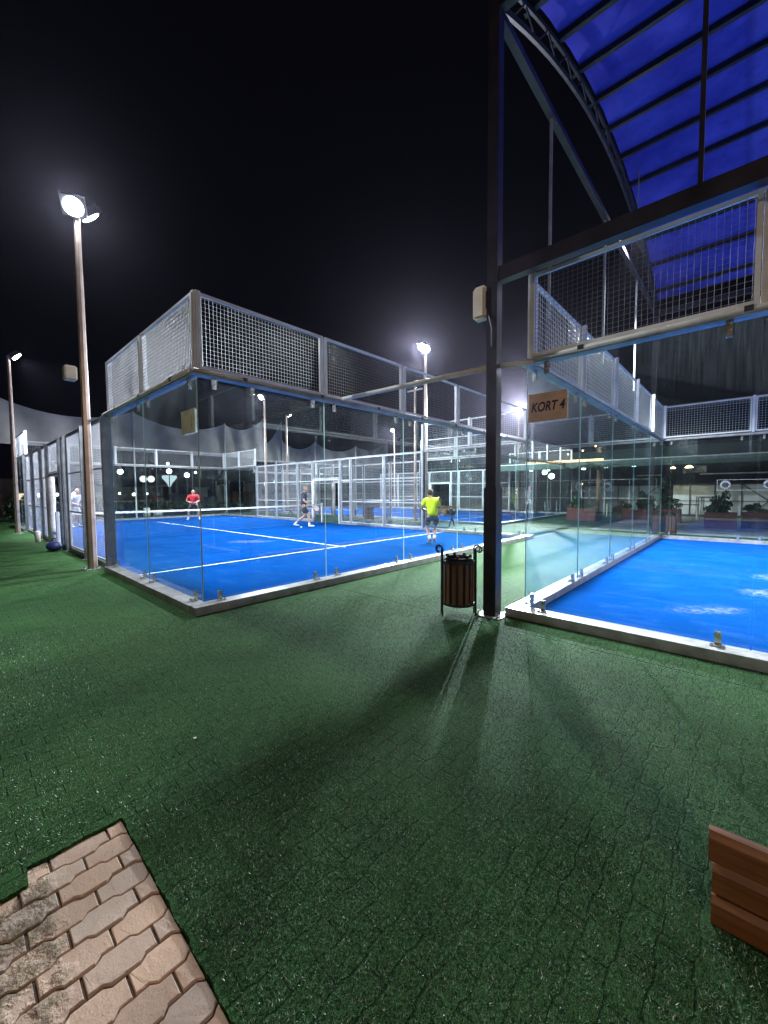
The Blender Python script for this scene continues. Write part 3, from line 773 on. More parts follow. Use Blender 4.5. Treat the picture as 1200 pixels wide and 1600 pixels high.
for xx in (1.87, 5.9, 9.9): MB().box(xx - 0.018, xx + 0.018, -0.018, 0.018, 4.06, 6.85).build('upright', MAST, t)
cb = MB()
for x0_, y0_, z0_, x1_, y1_, z1_, dr in ((7.2, 3.0, 7.2, 8.4, 4.3, 7.55, 0.35), (6.2, 2.9, 6.4, 7.6, 2.6, 7.1, 0.4)):
    cb.tube([P3(x0_ + (x1_ - x0_) * q / 10, y0_ + (y1_ - y0_) * q / 10, z0_ + (z1_ - z0_) * q / 10 - dr * math.sin(math.pi * q / 10)) for q in range(11)], 0.008, 5)
cb.build('cable', WHITEP, t)
# the near corner mast is the foreground column
mm = MB().box(-0.065, 0.065, -0.065, 0.065, 0.02, 7.15); mm.build('mast', MAST, t, bevel=0.004)
MB().box(-0.08, 0.08, -0.08, 0.08, 0.02, 1.55).build('mast_sleeve', MAST, t, bevel=0.004)
bpm = MB().box(-0.16, 0.16, -0.15, 0.15, 0.012, 0.024)
bpm.build('base_plate', STEEL, t, bevel=0.003)
for sx in (-1, 1):
    for sy in (-1, 1): MB().tube([(sx * 0.125, sy * 0.115, 0.024), (sx * 0.125, sy * 0.115, 0.075)], 0.011, 6).tube([(sx * 0.125, sy * 0.115, 0.026), (sx * 0.125, sy * 0.115, 0.045)], 0.021, 6).build('bolt', CHROME, t)
bx = thing('speaker_box', (MX - 0.155, MY0 - 0.03, 3.53), 0, 'cream weatherproof box mounted high on the dark mast', 'box')
MB().box(-0.085, 0.085, -0.07, 0.07, 0, 0.38).build('housing', PLAST, bx, bevel=0.03)
MB().tube([(0.09, 0.0, 0.1), (0.13, -0.05, 0.0), (0.17, -0.06, -0.15), (0.165, -0.05, -0.35)], 0.008, 6).build('cable', BLACK, bx)
MB().box(0.08, 0.09, -0.04, 0.04, 0.1, 0.3).build('bracket', DARK, bx)
# tie pipe from mast to left court
tp_ = MB().tube([(0.09, 2.33, 3.04), (MX - 0.066, MY0, 2.97)], 0.035, 8).build('tie_pipe', TUBE, None, smooth=True)
tag(tp_, 'thin horizontal pipe bracing the left court wall to the dark mast', 'pipe')
tp2 = MB().tube([(MX + 0.067, MY0 + 0.02, 2.97), (RX + 0.1, RY - 0.07, 2.965)], 0.03, 8).build('tie_pipe', TUBE, None, smooth=True)
tag(tp2, 'short pipe stub bracing the dark mast to the roofed court corner', 'pipe')
# floodlights under the roof
for (x, y, zf, wh) in ((3.1, 8.4, 7.45, 'on the arch truss nearest the dark mast'), (8.6, 6.0, 6.9, 'second bay, side nearer the camera'), (8.6, 9.2, 6.9, 'second bay, side nearer the restaurant'), (15.0, 6.0, 6.9, 'last bay, side nearer the camera'), (15.0, 9.2, 6.9, 'last bay, side nearer the restaurant')):
    tt = thing('roof_floodlight', (x, y, zf), 0, 'white floodlight under the blue roof, ' + wh, 'floodlight', 'floodlights under the roof')
    MB().box(-0.25, 0.25, -0.12, 0.12, -0.1, 0.0).build('housing', DARK, tt, bevel=0.01)
    MB().box(-0.22, 0.22, -0.10, 0.10, -0.112, -0.101).build('lens', LENS, tt)
    MB().bar((0, 0, 0), (0, 0, arch_z(y, 0.3) - zf), 0.02).build('hanger', STEEL, tt)
    spot(tt, (0, 0, -0.2), (0.5, 0.0, -6), ROOF_W * (3.3 if x < 5 else 1.0), R(98 if x < 5 else 114), 0.6, COOL, 0.15)

# ------------------------------------------------------------------ signs
def text_obj(body, size, mat, parent, loc, rot, shear=0.25, bold=0.012, depth=0.002, sx=0.72):
    c = bpy.data.curves.new('lettering', 'FONT'); c.body = body; c.size = size; c.shear = shear; c.offset = bold; c.extrude = depth
    c.align_x = 'CENTER'; c.align_y = 'CENTER'
    tmp = bpy.data.objects.new('lettering_tmp', c); COL.objects.link(tmp)
    bpy.context.view_layer.update()
    me = bpy.data.meshes.new_from_object(tmp.evaluated_get(bpy.context.evaluated_depsgraph_get()))
    bpy.data.objects.remove(tmp)
    me.materials.clear(); me.materials.append(mat); me.name = 'lettering'
    o = link(me, 'lettering', parent, loc, rot); o.scale = (sx, 1, 1)
    return o
sg = thing('court_sign', (3.375, RY - 0.02, 2.30), 0, 'orange brown board reading KORT 4 on the roofed court glass', 'sign', 'court number signs')
MB().box(-0.215, 0.215, -0.004, 0.004, 0, 0.32).build('board', SIGNM, sg)
text_obj('KORT 4', 0.145, INK, sg, (0.0, -0.0065, 0.16), (R(90), 0, 0), 0.22, 0.004, 0.001, 0.74)
sg = thing('court_sign', (-0.24, -0.02, 2.27), 0, 'pale board with worn marking on the left court corner glass', 'sign', 'court number signs')
MB().box(-0.21, 0.21, -0.004, 0.004, 0, 0.30).build('board', SIGNP, sg)
MB().box(0.10, 0.112, -0.006, -0.0045, 0.07, 0.22).build('marking', principled('worn_ink', (0.38, 0.27, 0.2), 0.6), sg)
# frosted stickers on the glass panes of the far wall
STK = principled('sticker_white', (0.10, 0.105, 0.12), 0.6, 0, 0.05)
for sxp, who in ((4.95, 'left of the far pane joint'), (0, None)):
    if who is None: break
    st = thing('glass_sticker', (sxp + 0.1, RY + 10 - 0.012, 1.47), 0, 'white outlined sticker band with two round black marks on the far glass wall', 'sticker')
    o_ = MB()
    W_, H_ = 0.62, 0.30
    o_.box(-W_, W_, -0.002, 0, 0, 0.012).box(-W_, W_, -0.002, 0, H_ - 0.012, H_).box(-W_, -W_ + 0.012, -0.002, 0, 0.012, H_ - 0.012).box(W_ - 0.012, W_, -0.002, 0, 0.012, H_ - 0.012)
    o_.build('border', STK, st)
    d = MB(); g_ = MB()
    for q in (-1, 1):
        cx = q * 0.44
        g_.tube([(cx, -0.0005, 0.16), (cx, -0.003, 0.16)], 0.115, 16); g_.bar((cx, -0.002, 0.16), (q * 0.10, -0.002, 0.16), 0.03, 0.002)
        d.tube([(cx, -0.0035, 0.15), (cx, -0.005, 0.15)], 0.075, 16); d.bar((cx, -0.0045, 0.16), (q * 0.16, -0.0045, 0.16), 0.012, 0.001)
    g_.build('ring', STK, st); d.build('mark', BLACK, st)

# ------------------------------------------------------------------ slatted bins
def litter_bin(loc, rz, label, sc=1.0):
    t = thing('litter_bin', loc, rz, label, 'bin', 'round slatted litter bins'); t.scale = (sc,) * 3
    n = 14
    sl = MB()
    for i in range(n):
        a = 2 * math.pi * (i + 0.5) / n
        Mx = Matrix.Rotation(a, 4, 'Z')
        sl.box(0.158, 0.174, -0.024, 0.024, 0.13, 0.62, Mx)
    sl.build('slats', BIN_W, t, bevel=0.003)
    ln = MB().lathe([(0.0, 0.14), (0.148, 0.14), (0.148, 0.645), (0.155, 0.665), (0.135, 0.672), (0.13, 0.65), (0.13, 0.16), (0.0, 0.155)], 24)
    ln.build('liner', BLACK, t, smooth=False)
    MB().lathe([(0.176, 0.60), (0.182, 0.60), (0.182, 0.635), (0.176, 0.635), (0.176, 0.60)], 24).build('band', BLACK, t)
    rg = MB().lathe([(0.176, 0.12), (0.182, 0.12), (0.182, 0.15), (0.176, 0.15), (0.176, 0.12)], 24)
    rg.build('band', BLACK, t)
    for i in range(7):
        a = 2 * math.pi * i / 7
        MB().box(0.12, 0.15, -0.012, 0.012, 0.66, 0.70, Matrix.Rotation(a, 4, 'Z')).build('knob', BLACK, t)
    for s in (-1, 1):
        for q in (-1, 1):
            leg = MB(); y = 0.055 * q
            leg.tube([(s * 0.19, y, 0.0), (s * 0.19, y, 0.75)], 0.011, 6)
            pts = [(s * 0.19, y, 0.74)]
            for k in range(13):
                a = math.pi * 0.5 * 0 + k / 12 * math.pi * 1.6
                r_ = 0.04 * (1 - 0.35 * k / 12)
                pts.append((s * (0.19 + 0.035 - r_ * math.cos(a)), y, 0.76 + r_ * math.sin(a) * 1.1))
            leg.tube(pts, 0.009, 6)
            leg.build('leg', BLACK, t)
    return t
litter_bin((2.50, 2.02, TZ), R(40), 'dark round slatted litter bin with scroll handles, at the foot of the mast', 1.05)
litter_bin((-8.7, 11.9, TZ), R(10), 'small brown slatted bin on the green strip behind the left court', 1.05)
litter_bin((3.24, 13.15, TZ), R(0), 'pale slatted bin outside the far corner of the roofed court', 1.15)

# ------------------------------------------------------------------ benches and bags
def bench(loc, rz, label, L_=1.5):
    t = thing('park_bench', loc, rz, label, 'bench', 'wooden park benches on the green strip')
    s = MB()
    for i in range(4): s.box(-L_ / 2, L_ / 2, -0.20 + 0.105 * i, -0.12 + 0.105 * i, 0.42, 0.45)
    s.build('seat', BENCH_W, t, bevel=0.005)
    b = MB()
    for i in range(3):
        z = 0.53 + 0.115 * i; y = 0.235 + 0.04 * i
        b.box(-L_ / 2, L_ / 2, y, y + 0.025, z, z + 0.09)
    b.build('backrest', BENCH_W, t, bevel=0.005)
    for x in (-L_ / 2 + 0.18, L_ / 2 - 0.18):
        g = MB().bar((x, -0.24, 0), (x, 0.10, 0.41), 0.05, 0.04).bar((x, 0.27, 0), (x, 0.02, 0.41), 0.05, 0.04)
        g.bar((x, -0.2, 0.405), (x, 0.24, 0.405), 0.04, 0.03).bar((x, 0.24, 0.40), (x, 0.36, 0.84), 0.04, 0.03).bar((x, -0.15, 0.12), (x, 0.18, 0.12), 0.025)
        g.build('leg', BLACK, t)
    return t
bench((-4.75, 12.1, TZ), R(8), 'wooden bench loaded with sports bags behind the player in yellow', 1.6)
bench((-14.6, 11.6, TZ), R(-6), 'empty wooden bench beyond the net, left of the player in navy', 1.5)
bagm = principled('tan_bag', (0.30, 0.20, 0.11), 0.7, 0, 0.2, 6, 0.2); bagb = principled('dark_bag', (0.03, 0.03, 0.05), 0.6)
for k, (dx, m_, lb) in enumerate(((-0.42, bagm, 'leftmost tan sports bag on the loaded bench'), (0.0, bagm, 'middle tan sports bag on the loaded bench'), (0.38, bagm, 'right tan sports bag on the loaded bench beside the black rucksack'), (0.66, bagb, 'black rucksack at the right end of the loaded bench'))):
    bt = thing('sports_bag', (-4.75 + dx, 12.02 + dx * 0.14, TZ + 0.45), R(12 * k), lb, 'bag', 'bags on the loaded bench')
    MB().ball((0, 0, 0.15), 0.16, 0.12, 0.155, 12, 8).build('body', m_, bt, smooth=True)
    MB().tube([(-0.09, 0, 0.27), (-0.05, 0, 0.36), (0.05, 0, 0.36), (0.09, 0, 0.27)], 0.012, 6).build('handle', bagb, bt)
bt = thing('sports_bag', (-8.25, -0.32, TZ), R(20), 'dark blue bag lying by the padded doorway of left court', 'bag')
MB().ball((0, 0, 0.13), 0.24, 0.15, 0.135, 12, 8).build('body', principled('navy_bag', (0.02, 0.03, 0.12), 0.5), bt, smooth=True)
MB().tube([(-0.12, 0, 0.24), (-0.06, 0.02, 0.33), (0.06, 0.02, 0.33), (0.12, 0, 0.24)], 0.012, 6).build('handle', BLACK, bt)
cn = MB().lathe([(0.0, 0), (0.07, 0), (0.07, 0.30), (0.05, 0.34), (0.0, 0.34)], 14).build('padding_roll', PAD, None, True); cn.location = (-11.2, -0.3, TZ)
tag(cn, 'short white foam roll standing on turf beyond the padded doorway', 'foam roll')

# ------------------------------------------------------------------ plank screen, bottom right
t = thing('plank_screen', (5.01, -0.41, TZ), R(2), 'low screen of orange brown planks at the bottom right corner', 'wooden screen')
prof = [(0.0, 0.105), (0.115, 0.22), (0.23, 0.34)]
for i, (z0, z1) in enumerate(prof):
    mb = MB(); x0_, x1_ = (0.0, 1.6)
    if i < 2: x0_ = 0.012
    yb = -0.006 * (2 - i) * 0 - (0.010 if i == 2 else 0.0)
    mb.v += [(x, y, z) for x in (x0_, x1_) for (y, z) in ((yb, z0), (0.018, z0), (0.018, z1), (yb + 0.001, z1), (yb - 0.012, z1 - 0.022))]
    mb.f += [(0, 5, 6, 1), (1, 6, 7, 2), (2, 7, 8, 3), (3, 8, 9, 4), (4, 9, 5, 0), (0, 1, 2, 3, 4), (9, 8, 7, 6, 5)]
    mb.build('plank', PLANK, t)
MB().box(0.014, 1.6, 0.0185, 0.045, 0.0, 0.325).build('backing_board', principled('dark_board', (0.05, 0.03, 0.025), 0.7), t)

# ------------------------------------------------------------------ people
SKIN = principled('skin', (0.44, 0.25, 0.18), 0.55, 0, 0.05)
def skin_mesh(nodes, edges, mat, name, root=0, sub=1):
    """nodes: list of (pos, radius)"""
    me = bpy.data.meshes.new(name); me.from_pydata([n[0] for n in nodes], edges, [])
    o = bpy.data.objects.new(name + '_tmp', me); COL.objects.link(o)
    me.materials.append(mat)
    md = o.modifiers.new('skin', 'SKIN'); md.use_smooth_shade = True
    sb = o.modifiers.new('sub', 'SUBSURF'); sb.levels = sub; sb.render_levels = sub
    if not me.skin_vertices: me.skin_vertices.new()
    for i, n in enumerate(nodes):
        r_ = n[1]; r_ = r_ if isinstance(r_, tuple) else (r_, r_)
        me.skin_vertices[0].data[i].radius = r_; me.skin_vertices[0].data[i].use_root = (i == root)
    bpy.context.view_layer.update()
    out = bpy.data.meshes.new_from_object(o.evaluated_get(bpy.context.evaluated_depsgraph_get()))
    bpy.data.objects.remove(o)
    out.materials.clear(); out.materials.append(mat)
    for p in out.polygons: p.use_smooth = True
    return out

def person(loc, rz, J, label, shirt, shorts, shoe, hair, bald=False, sleeve=0.75, group='players and people'):
    """J: joints in local metres, facing local +y"""
    t = thing('person', loc, rz, label, 'person', group)
    V = {k: Vector(v) for k, v in J.items()}
    ids = {}; nodes = []; edges = []
    def nd(k, p, r): ids[k] = len(nodes); nodes.append((tuple(p), r)); return ids[k]
    nd('pel', V['pel'], (0.15, 0.10)); nd('wai', V['wai'], (0.125, 0.09)); nd('che', V['che'], (0.145, 0.10)); nd('upc', V['upc'], (0.11, 0.08)); nd('nek', V['nek'], 0.055); nd('hed', V['hed'] - Vector((0, 0, 0.06)), 0.055)
    edges += [(0, 1), (1, 2), (2, 3), (3, 4), (4, 5)]
    for s in 'LR':
        sh, el, wr = V['sh' + s], V['el' + s], V['wr' + s]
        a = nd('sh' + s, sh, 0.062); b = nd('ua' + s, sh.lerp(el, 0.5), 0.052); c = nd('el' + s, el, 0.041); d = nd('fa' + s, el.lerp(wr, 0.4), 0.042); e = nd('wr' + s, wr, 0.026)
        hd = (wr - el).normalized(); e2 = nd('pm' + s, wr + hd * 0.055, (0.036, 0.018))
        edges += [(3, a), (a, b), (b, c), (c, d), (d, e), (e, e2)]
        hp, kn, an = V['hp' + s], V['kn' + s], V['an' + s]
        a = nd('hp' + s, hp, 0.092); b = nd('th' + s, hp.lerp(kn, 0.5), 0.078); c = nd('kn' + s, kn, 0.054); d = nd('ca' + s, kn.lerp(an, 0.35), 0.056); e = nd('an' + s, an, 0.036)
        edges += [(0, a), (a, b), (b, c), (c, d), (d, e)]
    body = skin_mesh(nodes, edges, SKIN, 'body')
    # head, ears, nose, hands' fingers joined into the same mesh
    extra = MB(); fw = V.get('face', Vector((0, 1, 0))).normalized(); q = Matrix.Rotation(math.atan2(-fw.x, fw.y), 3, 'Z')
    hc = V['hed'] + Vector((0, 0, 0.015))
    extra.ball(hc, 0.076, 0.095, 0.115, 16, 12, q); extra.ball(hc + q @ Vector((0, 0.035, -0.065)), 0.052, 0.062, 0.055, 12, 8, q)
    extra.ball(hc + q @ Vector((0, 0.102, -0.015)), 0.014, 0.018, 0.024, 8, 6, q)
    for sx in (-1, 1): extra.ball(hc + q @ Vector((sx * 0.079, 0.0, -0.01)), 0.012, 0.02, 0.032, 8, 6, q)
    for s in 'LR':
        wr, el = V['wr' + s], V['el' + s]; hd = (wr - el).normalized(); side = hd.cross(Vector((0, 0, 1))); side = side.normalized() if side.length > 0.1 else Vector((1, 0, 0)); nrm = side.cross(hd).normalized()
        base = wr + hd * 0.085
        for i, ln in enumerate((0.062, 0.072, 0.068, 0.052)):
            o_ = side * (0.024 - 0.016 * i)
            extra.tube([base + o_ - hd * 0.02, base + o_ + hd * ln * 0.45, base + o_ + hd * ln * 0.8 - nrm * 0.018, base + o_ + hd * ln * 0.85 - nrm * 0.045], [0.0095, 0.009, 0.008, 0.006], 6)
        extra.tube([wr + hd * 0.03 + side * 0.025, wr + hd * 0.06 + side * 0.052, wr + hd * 0.095 + side * 0.05 - nrm * 0.02], [0.012, 0.010, 0.007], 6)
    em = extra.mesh('extra', SKIN, True)
    bm = bmesh.new(); bm.from_mesh(body); bm.from_mesh(em); bm.to_mesh(body); bm.free()
    for p in body.polygons: p.use_smooth = True
    bo = link(body, 'body', t)
    dk = MB()
    for sx in (-1, 1): dk.ball(hc + q @ Vector((sx * 0.03, 0.083, 0.005)), 0.013, 0.010, 0.008, 8, 5, q)
    dk.ball(hc + q @ Vector((0, 0.092, -0.062)), 0.024, 0.008, 0.005, 8, 5, q)
    dk.build('face_features', principled('eye_dark', (0.07, 0.03, 0.025), 0.4), bo)
    # shirt
    n2 = [(tuple(V['pel'] + Vector((0, 0, -0.07))), (0.19, 0.145)), (tuple(V['wai']), (0.165, 0.13)), (tuple(V['che']), (0.18, 0.13)), (tuple(V['upc']), (0.14, 0.105)), (tuple(V['nek'] - Vector((0, 0, 0.035))), 0.072)]
    e2 = [(0, 1), (1, 2), (2, 3), (3, 4)]
    for s in 'LR':
        i = len(n2); sh, el = V['sh' + s], V['el' + s]
        n2 += [(tuple(sh), 0.085), (tuple(sh.lerp(el, 0.4)), 0.078), (tuple(sh.lerp(el, sleeve)), 0.074)]; e2 += [(3, i), (i, i + 1), (i + 1, i + 2)]
    link(skin_mesh(n2, e2, shirt, 'shirt'), 'shirt', bo and t)
    # shorts
    n3 = [(tuple(V['pel'] + Vector((0, 0, 0.05))), (0.165, 0.12)), (tuple(V['pel'] - Vector((0, 0, 0.04))), (0.175, 0.13))]; e3 = [(0, 1)]
    for s in 'LR':
        i = len(n3); hp, kn = V['hp' + s], V['kn' + s]
        n3 += [(tuple(hp - Vector((0, 0, 0.03))), 0.118), (tuple(hp.lerp(kn, 0.45)), 0.112), (tuple(hp.lerp(kn, 0.85)), 0.104)]; e3 += [(1, i), (i, i + 1), (i + 1, i + 2)]
    link(skin_mesh(n3, e3, shorts, 'shorts', 1), 'shorts', t)
    for s in 'LR':
        an, to = V['an' + s], V['to' + s]; d = (to - an); dh = Vector((d.x, d.y, 0)); dh = dh.normalized() if dh.length > 0.01 else Vector((0, 1, 0))
        sm = MB(); az = math.atan2(dh.y, dh.x) ; qq = Matrix.Rotation(az, 3, 'Z')
        pit = math.atan2(-(to.z - an.z + 0.05), 0.16); qq = qq @ Matrix.Rotation(max(-0.5, min(1.0, pit)), 3, 'Y')
        mid = an.lerp(to, 0.5); sm.ball(mid + Vector((0, 0, -0.015)), 0.135, 0.048, 0.042, 12, 8, qq); sm.ball(an + Vector((0, 0, -0.03)), 0.055, 0.045, 0.05, 10, 6)
        sm.build('shoe', shoe, t, smooth=True)
        MB().tube([an - Vector((0, 0, 0.01)), an.lerp(V['kn' + s], 0.22)], [0.043, 0.046], 10).build('sock', TAPE, t, smooth=True)
    if not bald:
        hm = MB(); qh = q
        hm.ball(hc + q @ Vector((0, -0.016, 0.022)), 0.084, 0.098, 0.108, 16, 10, q)
        hm.build('hair', hair, t, smooth=True)
    return t

def racket(loc, rot, label):
    t = thing('padel_racket', loc, 0, label, 'racket', 'padel rackets'); t.rotation_euler = rot
    hd = MB(); n = 20
    poly = [(0.115 * math.cos(2 * math.pi * i / n), 0.13 * math.sin(2 * math.pi * i / n) + 0.34) for i in range(n)]
    hd.prism(poly, -0.019, 0.019); hd.build('head', principled('racket_white', (0.25, 0.25, 0.27), 0.35), t, bevel=0.003)
    rg = MB().tube([(0.118 * math.cos(2 * math.pi * i / n), 0.133 * math.sin(2 * math.pi * i / n) + 0.34, 0) for i in range(n + 1)], 0.016, 6, False); rg.build('rim', principled('racket_red', (0.35, 0.04, 0.05), 0.35), t, smooth=True)
    MB().tube([(0, 0, 0), (0, 0.20, 0)], 0.016, 8).build('grip', BLACK, t, smooth=True)
    return t

yel = principled('neon_yellow_cloth', (0.62, 0.80, 0.02), 0.8, 0, 0.08, 10, 0.3, 12); navy = principled('navy_cloth', (0.012, 0.018, 0.04), 0.8, 0, 0.2, 10, 0.3, 12)
redc = principled('red_cloth', (0.60, 0.03, 0.05), 0.8, 0, 0.15, 10, 0.3, 12); blk = principled('charcoal_cloth', (0.02, 0.025, 0.04), 0.8, 0, 0.2, 10, 0.3, 12)
whc = principled('white_cloth', (0.70, 0.70, 0.72), 0.8, 0, 0.08, 10, 0.3, 12); gryc = principled('grey_cloth', (0.30, 0.31, 0.33), 0.8, 0, 0.1, 10)
shw = principled('white_shoe', (0.75, 0.75, 0.75), 0.5); shr = principled('red_shoe', (0.30, 0.05, 0.05), 0.5); hairb = principled('brown_hair', (0.045, 0.028, 0.02), 0.7, 0, 0.3, 40); hairg = principled('grey_hair', (0.16, 0.13, 0.11), 0.7, 0, 0.2, 40)

def aim(dx, dy): return math.atan2(-dx, dy)    # rotation that turns local +y to (dx,dy)
# crouched player in yellow, back to the camera
person((-1.58, 7.2, 0.022), aim(-0.75, 0.65), dict(
    pel=(0, -0.10, 0.80), wai=(0, -0.05, 0.93), che=(0, 0.07, 1.09), upc=(0, 0.15, 1.20), nek=(0, 0.22, 1.29), hed=(0, 0.28, 1.405), face=(-0.2, 1, 0),
    shL=(-0.17, 0.15, 1.21), elL=(-0.27, 0.20, 0.98), wrL=(-0.10, 0.42, 0.92), shR=(0.17, 0.15, 1.21), elR=(0.30, 0.22, 0.99), wrR=(0.28, 0.44, 0.93),
    hpL=(-0.10, -0.09, 0.78), knL=(-0.13, 0.16, 0.47), anL=(-0.09, -0.10, 0.12), toL=(-0.09, 0.06, 0.045), hpR=(0.10, -0.09, 0.78), knR=(0.14, 0.18, 0.47), anR=(0.06, 0.0, 0.12), toR=(0.08, 0.16, 0.045)),
    'crouching player in neon yellow shirt and dark shorts seen from behind', yel, blk, shr, hairb)
racket((-1.86, 7.62, 0.90), (R(70), R(15), aim(0.7, 0.7)), 'padel racket held in front of the player in yellow')
# walking player in navy
person((-8.75, 7.95, 0.022), aim(0.70, 0.70), dict(
    pel=(0, 0.0, 0.92), wai=(0, 0.02, 1.08), che=(0, 0.04, 1.26), upc=(0, 0.04, 1.38), nek=(0, 0.07, 1.48), hed=(0, 0.10, 1.60), face=(0.35, 1, 0),
    shL=(-0.19, 0.03, 1.40), elL=(-0.23, -0.10, 1.13), wrL=(-0.20, 0.02, 0.90), shR=(0.19, 0.05, 1.40), elR=(0.24, 0.07, 1.11), wrR=(0.20, 0.30, 0.96),
    hpL=(-0.10, 0, 0.90), knL=(-0.11, 0.06, 0.49), anL=(-0.11, -0.38, 0.13), toL=(-0.11, -0.24, 0.05), hpR=(0.10, 0, 0.90), knR=(0.11, 0.24, 0.50), anR=(0.11, 0.27, 0.09), toR=(0.11, 0.43, 0.04)),
    'player in navy shirt and dark shorts walking with racket near the net', navy, blk, shw, hairg)
racket((-8.42, 7.99, 0.90), (R(-38), R(60), aim(0.8, 0.5)), 'white and red racket held low by the player in navy')
# player in red facing the camera
person((-17.0, 6.8, 0.022), aim(0.9, -0.42), dict(
    pel=(0, -0.04, 0.88), wai=(0, 0.0, 1.02), che=(0, 0.05, 1.18), upc=(0, 0.08, 1.29), nek=(0, 0.12, 1.38), hed=(0, 0.15, 1.50), face=(0, 1, 0),
    shL=(-0.20, 0.08, 1.30), elL=(-0.33, 0.10, 1.05), wrL=(-0.08, 0.32, 0.93), shR=(0.20, 0.08, 1.30), elR=(0.33, 0.10, 1.05), wrR=(0.08, 0.32, 0.93),
    hpL=(-0.12, -0.04, 0.86), knL=(-0.24, 0.10, 0.47), anL=(-0.28, -0.02, 0.09), toL=(-0.31, 0.13, 0.04), hpR=(0.12, -0.04, 0.86), knR=(0.24, 0.10, 0.47), anR=(0.28, -0.02, 0.09), toR=(0.31, 0.13, 0.04)),
    'stout bald player in red shirt crouching ready at the far glass', redc, blk, shw, hairg, bald=True)
racket((-16.70, 6.66, 0.88), (R(10), 0, aim(0.9, -0.42)), 'padel racket held in both hands by the player in red')
# player in white behind the mesh
person((-16.4, 1.55, 0.022), aim(0.85, 0.5), dict(
    pel=(0, 0, 0.91), wai=(0, 0.02, 1.06), che=(0, 0.06, 1.23), upc=(0, 0.08, 1.35), nek=(0, 0.12, 1.45), hed=(0, 0.16, 1.57), face=(0, 1, 0),
    shL=(-0.19, 0.08, 1.36), elL=(-0.25, 0.08, 1.08), wrL=(-0.12, 0.30, 0.98), shR=(0.19, 0.08, 1.36), elR=(0.26, 0.10, 1.09), wrR=(0.14, 0.34, 1.0),
    hpL=(-0.11, 0, 0.89), knL=(-0.14, 0.06, 0.48), anL=(-0.16, -0.03, 0.09), toL=(-0.17, 0.12, 0.04), hpR=(0.11, 0, 0.89), knR=(0.14, 0.08, 0.48), anR=(0.16, 0.0, 0.09), toR=(0.17, 0.15, 0.04)),
    'player all in white behind the mesh side fence of left court', whc, whc, shw, hairg, bald=True)
# person on the rear court
person((-5.2, 22.8, 0.022), aim(0.8, -0.5), dict(
    pel=(0, 0, 0.93), wai=(0, 0.0, 1.08), che=(0, 0.02, 1.26), upc=(0, 0.02, 1.39), nek=(0, 0.03, 1.49), hed=(0, 0.05, 1.62), face=(0, 1, 0),
    shL=(-0.19, 0.02, 1.40), elL=(-0.24, 0.0, 1.12), wrL=(-0.22, 0.12, 0.90), shR=(0.19, 0.02, 1.40), elR=(0.24, 0.0, 1.12), wrR=(0.22, 0.12, 0.90),
    hpL=(-0.10, 0, 0.91), knL=(-0.16, 0.06, 0.49), anL=(-0.22, 0.0, 0.09), toL=(-0.23, 0.15, 0.04), hpR=(0.10, 0, 0.91), knR=(0.18, 0.05, 0.49), anR=(0.26, 0.0, 0.09), toR=(0.27, 0.15, 0.04)),
    'distant player in pale clothes on the rear court behind the glass', gryc, whc, shw, hairb)
bl = MB().ball((0, 0, 0), 0.033, 0.033, 0.033, 12, 8).build('padel_ball', principled('ball_felt', (0.7, 0.8, 0.15), 0.8), None, True); bl.location = (-8.45, 7.62, 0.055)
tag(bl, 'small pale ball on the blue floor at the feet of the player in navy', 'ball')

# ------------------------------------------------------------------ ball-stop netting beyond the courts
def ball_net(pts, zb, label):
    """pts: (x, y, ztop) pole tops; the net sags between them"""
    (xa, ya, za), (xb, yb, zb2) = pts
    t = thing('ball_net', (xa, ya, 0), 0, label, 'netting', 'grey ball-stop nets beyond the courts')
    mb = MB(); n = 20; m_ = 6
    for i in range(n + 1):
        f = i / n; x = (xb - xa) * f; y = (yb - ya) * f
        zt = za + (zb2 - za) * f - 0.55 * (1 - (2 * f - 1) ** 2) - 0.12 * math.sin(f * math.pi) ** 0.5
        for j in range(m_ + 1):
            z = zb + (zt - zb) * j / m_
            mb.v.append((x + 0.07 * math.sin(f * 17 + j * 0.4), y + 0.03 * math.cos(f * 23 + j), z))
    for i in range(n):
        for j in range(m_):
            a = i * (m_ + 1) + j; mb.f.append((a, a + m_ + 1, a + m_ + 2, a + 1))
    mb.build('netting', NETTING, t, smooth=True)
    MB().tube([(0, 0, 0), (0, 0, za + 0.05)], 0.04, 6).build('pole', WHITEST, t)
    c = MB().tube([((xb - xa) * i / n, (yb - ya) * i / n, za + (zb2 - za) * i / n - 0.55 * (1 - (2 * i / n - 1) ** 2) - 0.12 * math.sin(i / n * math.pi) ** 0.5) for i in range(n + 1)], 0.014, 4)
    c.build('rope', WHITEST, t)
    return t
NX = -21.2
ball_net([(NX, -0.6, 6.2), (NX, 5.25, 6.15)], 3.9, 'grey ball-stop net at far left, sagging from the second lamp pole')
ball_net([(NX, 5.25, 6.15), (NX, 10.7, 6.1)], 3.9, 'sagging grey net seen above the player in red')
ball_net([(NX, 10.7, 6.1), (NX, 13.8, 7.0)], 3.9, 'short grey net rising towards the lamp pole gap')
ball_net([(-23.6, 14.3, 5.0), (-23.6, 16.8, 7.4)], 3.9, 'narrow grey net climbing steeply to the tall white pole')
ball_net([(-23.6, 16.8, 5.7), (-23.6, 20.2, 5.9)], 3.9, 'grey net between tall white pole and first curved pole')
ball_net([(-23.6, 20.2, 5.9), (-23.6, 25.2, 5.9)], 3.9, 'low grey net between the two curved poles')
ball_net([(-23.6, 25.2, 5.9), (-23.6, 30.0, 6.9)], 3.9, 'farthest grey net behind the rear court lamp pole')

